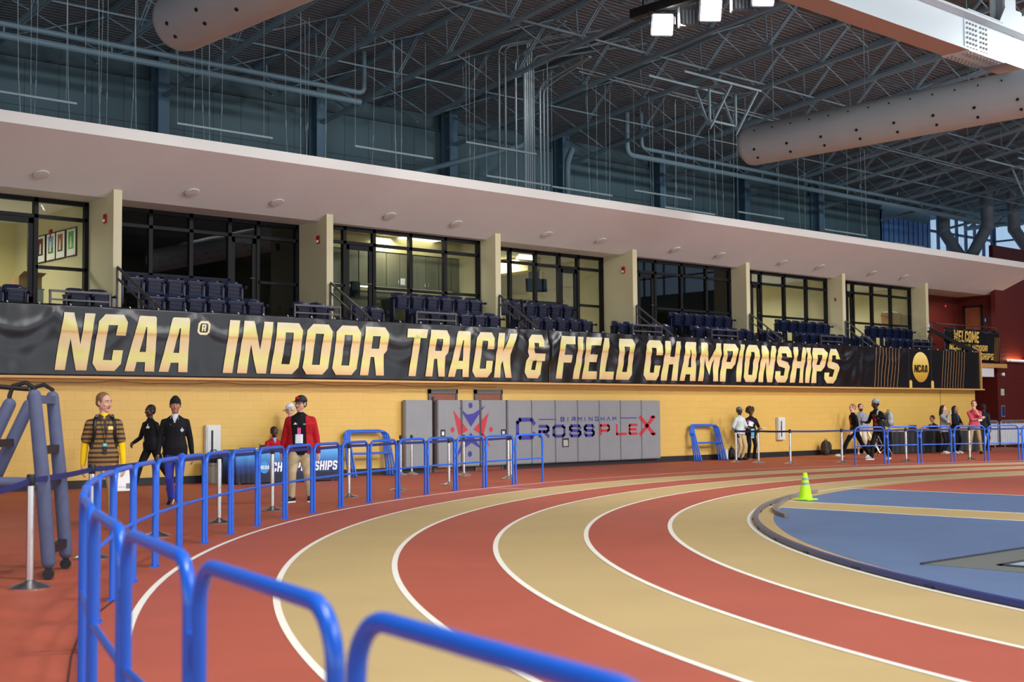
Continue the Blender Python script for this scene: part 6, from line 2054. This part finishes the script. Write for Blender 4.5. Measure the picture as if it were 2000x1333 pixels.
    m = MB(); m.tube([F['hd'](.047, .0, -.012), (.052, -.06, 1.5), (.055, -.105, 1.44), (.05, -.125, 1.38)], .002, 6); m.tube([F['hd'](-.047, 0, -.012), (-.055, -.06, 1.5), (-.085, -.1, 1.42), (-.07, -.14, 1.35), (-.01, -.135, 1.36)], .002, 6); m.build('earphone_cord', PAPER, F['root'])

    # 4 seated in red
    F = figure('person in a red jacket seated behind the blue table', (16.35, 26.12), 22, 1.62,
               dict(skin='dark', hyaw=6, hair=(16, 12, 10), hip=(0, -.06, .29), lean=14, footL=(.08, -.28, 0, 0), footR=(-.08, -.28, 0, 0), handL=(.06, -.32, .475), handR=(-.07, -.32, .475), fdirL=(-.8, -.5, 0), fdirR=(.8, -.5, 0), palmL=(0, 0, -1), palmR=(0, 0, -1), female=True))
    F['trousers'](BLKP); F['shoes'](BSH, BSH)
    F['shirt'](mat('light blue shirt', (140, 178, 218), .8), 'collared_shirt', .1, .0, .97)
    F['shirt'](REDJ, 'red_jacket', -.03, 1.0, 1.12, 1.12, cut=lambda co: co.y < -.05 and co.z > .86 and abs(co.x) < (co.z - .86) * .33)
    t = folding_chair(16.45, 26.2, .2, 'folding chair under the person in the red jacket'); t['group'] = 'folding chairs at left'

    # 5 old man in white cap, back to the left
    F = figure('man in a white cap turned away, half hidden behind the man in red', (16.95, 26.12), -112, 1.74,
               dict(skin='light', hair=(190, 186, 180), hpitch=-22, cap=(228, 232, 236), glasses=True, lean=6, vox=.011))
    F['trousers'](KHA); F['shoes'](BSH, BSH); F['shirt'](FAB('pale blue grey shirt', (176, 190, 200)), 'polo_shirt', -.05, .42, 1.1, 1.15); F['shirt'](mat('light blue collar', (120, 164, 212), .8), 'collar', .255, .1, 1.04, .9)

    # 6 man in red jacket, black cap
    F = figure('man in an open red jacket, black cap and khaki trousers standing by the barriers', (12.75, 19.4), -8, 1.80,
               dict(skin='light', hyaw=-30, hair=(30, 22, 18), cap=(20, 18, 20), capmark=(196, 40, 50), glasses=True, beard=False, fat=1.24, footL=(.085, .02, 0, 0), footR=(-.07, -.09, 0, 0), toeR=(-.75, -1, 0), toeL=(.1, -1, 0), handL=(.175, -.03, .47), handR=(-.18, .0, .47), lean=0))
    F['trousers'](KHA, .032, loose=1.12, length=.93); F['shoes'](BSH, WSO)
    sh = F['shirt'](BLKF, 'polo_shirt', -.08, .4, 1.13); sf = Surf(sh)
    jk = F['shirt'](REDJ, 'red_jacket', -.07, 1.0, 1.2, 1.24, cut=lambda co: co.y < 0 and (-.125 - (co.z - 1.2) * .08 < co.x < .10 + (1.45 - co.z) * .05) and abs(co.x) < .155)
    decal(F, sf, [[(-.1, 1.33), (-.035, 1.33), (-.045, 1.35), (-.07, 1.37)]], PAPER, 'chest_logo', sh); decal(F, sf, [rect(.1, 1.335, .06, .025)], mat('grey print', (150, 146, 150), .6), 'chest_print', sh)
    bd = decal(F, sf, [rect(0.0, 1.085, .13, .155)], mat('white badge', (236, 240, 244), .35), 'badge', None, .02)
    decal(F, sf, [rect(.0, 1.215, .06, .12)], mat('pink tag', (244, 96, 170), .45), 'pink_tag', bd, .018)
    strap(F, sf, [(-.07, 1.48), (-.02, 1.3), (0, 1.25)], .004, BLACK, 'lanyard', bd)

    # 7 cap elder and 8 woman with afro
    F = figure('older man in a grey cap and pale polo by the wall at right', (33.15, 25.8), 48, 1.63,
               dict(skin='dark', hair=(60, 56, 54), cap=(112, 116, 120), lean=1, fat=1.12, handR=(-.15, -.06, .5), handL=(.12, -.16, .6), fdirL=(-.6, -.6, .3), vox=.011, bvox=.009))
    F['trousers'](KHA); F['shoes'](BSH, BSH); F['shirt'](mat('grey base layer', (126, 128, 138), .8), 'base_layer', .05, 1.0, 1.0); F['shirt'](FAB('pale green grey polo', (206, 214, 208)), 'polo_shirt', -.03, .45, 1.1, 1.2); F['shirt'](mat('light blue collar', (120, 164, 212), .8), 'collar', .262, .1, 1.04, .9)
    w = (-.1, 0, .82)
    MB().tube([F['P'] + V((.18 * math.cos(a), .13 * math.sin(a), .06 + .03 * math.cos(a))) for a in [2 * PI * i / 20 for i in range(20)]], .014, 8, closed=True).build('waist_bag_strap', BLACK, F['root'], smooth=True)
    F = figure('woman with a large curly afro in black, holding papers by the wall at right', (33.98, 26.0), 22, 1.6,
               dict(skin='brown', style='afro', hair=(56, 38, 22), hyaw=10, female=True, fat=1.08, handR=(-.07, -.15, .66), handL=(.12, -.16, .6), fdirR=(.5, -.4, .5), fdirL=(.2, -.8, 0), palmL=(0, 0, 1), vox=.011, bvox=.009))
    F['trousers'](BLKP, loose=1.0); F['shoes'](BSH, mat('gum sole', (190, 150, 90), .6)); sh = F['shirt'](BLKF, 'jacket', -.06, 1.0, 1.12, 1.15); sf = Surf(sh)
    decal(F, sf, [[(-.05, .66), (.05, .66), (.06, .96), (-.06, .96)]], mat('cyan towel cloth', (130, 214, 240), .8), 'cyan_towel', sh, .03)
    def world(F, p): return F['root'].location + Matrix.Rotation(F['root'].rotation_euler.z, 3, 'Z') @ V(p)
    w = world(F, F['J']['R'][2] + V((.0, -.06, .06)))
    t = thing('folded_papers', 'white and magenta papers held to the chest of the woman with the afro', 'papers', w, F['root'].rotation_euler.z)
    m = MB(); m.obox((0, 0, 0), (.16, .012, .14), Matrix.Rotation(.3, 3, 'Y')); m.build('white_sheet', PAPER, t); m = MB(); m.obox((-.03, .014, .06), (.17, .012, .1), Matrix.Rotation(.3, 3, 'Y')); m.build('magenta_sheet', mat('magenta paper', (172, 82, 156), .6), t)
    w = world(F, F['J']['L'][2] + V((.03, -.12, .02)))
    t = thing('open_notebook', 'white open notebook held flat by the woman with the afro', 'notebook', w, F['root'].rotation_euler.z)
    MB().box(-.13, .13, -.1, .1, 0, .012).build('pages', PAPER, t)

    # 9 fair-haired woman walking left, 10 bearded man, 11 man in grey beanie
    OR = mat('orange red print', (226, 62, 40), .6)
    F = figure('fair-haired woman in a black top with red print and flared trousers, walking left', (35.84, 23.4), -62, 1.70,
               dict(skin='fair', hair=(156, 104, 66), style='bun', female=True, hpitch=-6, hyaw=4, footR=(-.04, -.27, 0, -8), footL=(.04, .27, .03, 30), handR=(-.15, .1, .5), handL=(.15, -.12, .51), lean=6, vox=.01, bvox=.009))
    F['trousers'](BLKP, .034, flare=.01, loose=1.05); F['shoes'](WSH, WSO); sh = F['shirt'](BLKF, 'long_sleeve_top', -.06, 1.0, 1.1, 1.05); sf = Surf(sh)
    decal(F, sf, [[(.0, 1.12), (.04, 1.2), (.03, 1.26), (.08, 1.30), (.05, 1.22), (.06, 1.16)], [(-.02, 1.22), (.02, 1.17), (.03, 1.19), (.0, 1.25)], rect(.03, 1.05, .1, .03), rect(.03, 1.0, .12, .03)], OR, 'chest_print', sh)
    F = figure('bearded man in a grey sweatshirt and cream shorts standing behind the walking pair', (39.9, 25.8), 12, 1.73,
               dict(skin='light', hair=(24, 18, 16), beard=True, hyaw=10, fat=1.08, vox=.011, bvox=.009))
    F['trousers'](mat('cream cotton', (222, 212, 190), .8), .042, length=.2, loose=1.2); F['shoes'](WSH, WSO); sh = F['shirt'](GRF, 'sweatshirt', -.05, 1.0, 1.12, 1.2); sf = Surf(sh); F['shirt'](mat('navy collar', (34, 40, 62), .8), 'collar', .27, .1, 1.0, .9)
    ly = strap(F, sf, [(-.06, 1.4), (0, 1.15)], .004, BLACK, 'lanyard'); strap(F, sf, [(.06, 1.4), (0, 1.15)], .004, BLACK, 'lanyard')
    decal(F, sf, [rect(0, 1.08, .08, .12)], BLACK, 'badge', ly, .012)
    F = figure('tall man in a grey beanie and black sweatshirt, walking left with a bag', (35.86, 22.54), -42, 1.84,
               dict(skin='dark', hair=(16, 14, 14), beanie=(150, 154, 160), hyaw=-40, hpitch=-8, footR=(-.05, -.14, 0, 0), footL=(.05, .17, .0, 10), handL=(.085, -.13, .73), poleL=(1, .5, -.1), fdirL=(-.8, -.5, .1), palmL=(0, 1, 0), handR=(-.12, -.2, .62), fdirR=(-.3, -.9, .2), palmR=(0, 0, 1), lean=13, vox=.01, bvox=.009))
    F['trousers'](BLKP, .034, loose=1.1); F['shoes'](mat('grey runner', (150, 154, 158), .6), WSO); sh = F['shirt'](BLKF, 'sweatshirt', -.05, 1.0, 1.12, 1.1); sf = Surf(sh)
    decal(F, sf, [[(-.03, 1.22), (.03, 1.26), (.02, 1.34), (.07, 1.38), (.05, 1.28), (.06, 1.2), (.02, 1.16)], [(-.05, 1.3), (-.01, 1.25), (.0, 1.29), (-.03, 1.34)], rect(.01, 1.12, .11, .03), rect(.02, 1.06, .13, .035)], OR, 'chest_print', sh)
    w = world(F, (.17, .24, 1.0)); rz = F['root'].rotation_euler.z
    t = backpack('backpack', w.x, w.y, w.z, rz + PI, 1.0, mat('silver grey nylon', (146, 150, 150), .45, var=.08, vscale=12), 'silver grey backpack slung on the shoulder of the man in the grey beanie')
    strap(F, sf, [(.11, 1.52), (.12, 1.42), (.13, 1.25)], .026, mat('grey strap', (150, 154, 156), .6), 'bag_strap')
    w = world(F, F['J']['R'][2] + V((-.05, -.11, .03)))
    t = thing('phone', 'dark phone in the raised hand of the man in the grey beanie', 'phone', w, rz - .5)
    MB().box(-.038, .038, -.075, .075, 0, .01).build('phone_body', BLACK, t, bevel=.003)

    # 12 seated at the black table, 13-15 standing group, 16 beyond
    F = figure('man in a dark suit seated behind the black table, looking down', (44.75, 25.75), -40, 1.72,
               dict(skin='tan', hair=(22, 18, 18), hpitch=-22, hip=(0, 0, .29), lean=16, footL=(.08, -.28, 0, 0), footR=(-.08, -.28, 0, 0), handL=(.08, -.28, .46), handR=(-.08, -.28, .46), vox=.012, bvox=.01))
    F['trousers'](BLKP); F['shoes'](BSH, BSH); F['shirt'](mat('white tee', (214, 214, 218), .8), 'dress_shirt', .1, .0, .97); F['shirt'](FAB('dark suit cloth', (26, 28, 38)), 'suit_jacket', -.03, 1.0, 1.12, 1.15, cut=lambda co: co.y < -.05 and co.z > .9 and abs(co.x) < (co.z - .9) * .2)
    folding_chair(44.85, 25.85, -.2, 'folding chair under the seated man in the dark suit')
    F = figure('woman with long dark hair in a grey hoodie, drinking from a cup', (42.25, 24.0), 62, 1.66,
               dict(skin='fair', style='long', hair=(44, 28, 20), female=True, handR=(-.02, -.13, .80), fdirR=(.4, -.3, .8), poleR=(-.6, -.2, -1), handL=(-.02, -.15, .66), fdirL=(-1, -.1, .1), palmL=(0, 1, 0), poleL=(.8, .2, -1), footL=(.06, .03, 0, 0), vox=.011, bvox=.009))
    F['trousers'](BLKP, .034); F['shoes'](WSH, WSO); F['shirt'](GRF, 'hoodie', -.07, 1.0, 1.16, 1.3)
    w = world(F, F['J']['R'][2] + V((.02, -.06, .1)))
    t = thing('drink_cup', 'white and blue cup at the mouth of the woman in the grey hoodie', 'cup', w)
    MB().lathe([(.026, -.06), (.036, .06), (.032, .06), (.024, -.055)], 16).build('cup_body', PAPER, t, smooth=True); MB().lathe([(.033, 0), (.036, .035)], 16, cap=False).build('blue_band', mat('cyan band', (90, 180, 210), .5), t)
    F = figure('woman with long black hair in a black jacket, hands joined, facing right', (42.6, 23.75), 58, 1.64,
               dict(skin='tan', style='long', hair=(22, 16, 16), female=True, hpitch=4, handR=(.01, -.13, .60), fdirR=(.9, -.3, .1), handL=(.02, -.14, .61), fdirL=(-.9, -.3, .1), palmL=(0, 1, 0), palmR=(0, 1, 0), poleL=(1, .4, -.4), poleR=(-1, .4, -.4), vox=.011, bvox=.009))
    F['trousers'](BLKP, .034); F['shoes'](WSH, WSO); sh = F['shirt'](BLKF, 'jacket', -.06, 1.0, 1.14, 1.2); sf = Surf(sh)
    for s in (1, -1): strap(F, sf, [(s * .05, 1.36), (s * .02, 1.1)], .006, mat('blue lanyard', (56, 110, 190), .6), 'lanyard')
    F = figure('man in a pink polo with arms crossed and a hand on his chin', (42.45, 22.95), 2, 1.81,
               dict(skin='light', hair=(58, 40, 30), handL=(.015, -.125, .83), fdirL=(-.35, .1, .9), palmL=(-.4, .9, 0), poleL=(.5, -.5, -1), handR=(.1, -.115, .675), fdirR=(1, -.1, .2), palmR=(0, .9, .2), poleR=(-.9, -.1, -1), footL=(.1, .02, 0, 0), footR=(-.1, 0, 0, 0), curlL=45, vox=.01, bvox=.0085))
    F['trousers'](KHB, .033); F['shoes'](BSH, BSH); sh = F['shirt'](FAB('pink cotton', (216, 84, 104)), 'polo_shirt', -.01, .42, 1.1, 1.2)
    wr = F['J']['L'][2]
    MB().lathe([(.024, -.012), (.028, -.01), (.028, .01), (.024, .012)], 14, wr - V((0, 0, .03))).build('wristwatch', BLACK, F['root'])
    MB().tube([F['P'] + V((.172 * math.cos(a), .12 * math.sin(a), .03)) for a in [2 * PI * i / 24 for i in range(24)]], .016, 8, closed=True).build('belt', mat('dark leather belt', (44, 28, 24), .5), F['root'], smooth=True)
    w = world(F, F['J']['R'][2] + V((.0, -.07, -.07))); t = thing('paper_slip', 'small white slip in the hand of the man in pink', 'paper', w, F['root'].rotation_euler.z); MB().box(-.06, .06, -.004, .004, -.03, .03).build('sheet', PAPER, t)
    F = figure('person in black with a dark cap seen from behind at the dark doorway', (46.2, 24.6), 150, 1.70,
               dict(skin='dark', hair=(16, 14, 14), cap=(26, 26, 30), vox=.012, bvox=.01))
    F['trousers'](BLKP); F['shoes'](BSH, BSH); F['shirt'](FAB('charcoal jacket', (40, 44, 50)), 'jacket', -.05, 1.0, 1.14, 1.2)
people()
# ------------------------------------------------------------------ light and camera
def area(name, loc, size, power, rot=(0, 0, 0), spread=130, col=(1, .97, .93)):
    L = bpy.data.lights.new(name, 'AREA')
    L.shape = 'SQUARE'; L.size = size; L.energy = power; L.color = col
    L.spread = math.radians(spread)
    o = bpy.data.objects.new(name, L)
    COL.objects.link(o)
    o.location = loc; o.rotation_euler = rot
    return o
# rows of sport floods under the roof
for i, (x, y, p, rx) in enumerate(((19.3, 16.0, 500, 35), (8, 6, 480, 36), (20, 1, 900, 45), (32, 2, 1100, 45), (44, 2, 1300, 45), (37, 11, 900, 45), (-4, 10, 300, 40), (2, 3, 700, 8), (12, -3, 700, 8), (25, -4, 800, 8), (56, -2, 800, 40), (6, -6, 600, 30))):
    area('flood_light', (x, y, 8.8 if i == 0 else 11.6), 1.4, p, (math.radians(rx), 0, 0), 140, (.97, .98, 1))
# fill light added outside the unseen window band behind the camera
for x in (-8, 10, 28, 46, 64):
    L = area('window_daylight', (x, -28.4, 3.8), 5.4, 1600, (math.radians(90), 0, 0), 180, (.78, .9, 1))
    L.data.shape = 'RECTANGLE'; L.data.size = 17.5; L.data.size_y = 5.4
# the same added fill light outside the left wall's added windows
for y in (-16, 8):
    L = area('window_daylight', (-16.9, y, 3.8), 5.4, 1200, (math.radians(90), 0, math.radians(-90)), 180, (.82, .92, 1))
    L.data.shape = 'RECTANGLE'; L.data.size = 22; L.data.size_y = 5.4
for b, p in ((1, 170), (2, 30), (3, 45), (4, 150), (5, 24), (6, 170), (7, 180)):  # suite ceiling lamps; weak ones added to brighten the dark second and fifth suites
    xs = GLZ[b][0]
    area('suite_lamp', ((xs[0] + xs[-1]) / 2, 28.85 if b == 3 else 30.9, CEZ - .06), .5 if b == 3 else 1.1, p, (0, 0, 0), 160, (1, .93, .78))
# landing lamp over the maroon recess and the sconce
area('landing_lamp', (51, 28.2, 6.3), .6, 25, (0, 0, 0), 150, (1, .9, .8))
w = bpy.data.worlds.new('dusk sky')
SC.world = w
w.use_nodes = True
nt = w.node_tree
bg = nt.nodes['Background']
tc = nt.nodes.new('ShaderNodeTexCoord'); sp = nt.nodes.new('ShaderNodeSeparateXYZ'); rp = nt.nodes.new('ShaderNodeValToRGB')
rp.color_ramp.elements[0].position = .45; rp.color_ramp.elements[0].color = (.72, .86, 1.0, 1)
rp.color_ramp.elements[1].position = .75; rp.color_ramp.elements[1].color = (.34, .58, 1.0, 1)
nt.links.new(tc.outputs['Generated'], sp.inputs[0]); nt.links.new(sp.outputs[2], rp.inputs['Fac']); nt.links.new(rp.outputs['Color'], bg.inputs['Color'])
bg.inputs['Strength'].default_value = 1.0

cam = bpy.data.cameras.new('camera')
co = bpy.data.objects.new('camera', cam)
COL.objects.link(co)
SC.camera = co
cam.sensor_width = 36.0
cam.lens = 2584.5 * 36 / 2000
cam.clip_end = 400
yaw, pitch, roll = math.radians(47.5987), math.radians(3.187), math.radians(-.4613)
Fv = V((math.cos(pitch) * math.cos(yaw), math.cos(pitch) * math.sin(yaw), math.sin(pitch)))
R0 = V((math.sin(yaw), -math.cos(yaw), 0)); U0 = R0.cross(Fv)
Rv = R0 * math.cos(roll) + U0 * math.sin(roll); Uv = U0 * math.cos(roll) - R0 * math.sin(roll)
co.matrix_world = Matrix((Rv, Uv, -Fv)).transposed().to_4x4()
co.location = (0, 0, 1.47)
cam.dof.use_dof = True
cam.dof.focus_distance = 26.0
cam.dof.aperture_fstop = 2.8
vs = SC.view_settings
vs.view_transform = 'Standard'; vs.look = 'None'; vs.gamma = 1.0; vs.exposure = -0.12
try: vs.use_curve_mapping = False
except Exception: pass
SC.cycles.use_denoising = True
SC.cycles.max_bounces = 8
SC.cycles.diffuse_bounces = 4
SC.cycles.glossy_bounces = 4
SC.cycles.transparent_max_bounces = 12
SC.cycles.sample_clamp_indirect = 6.0
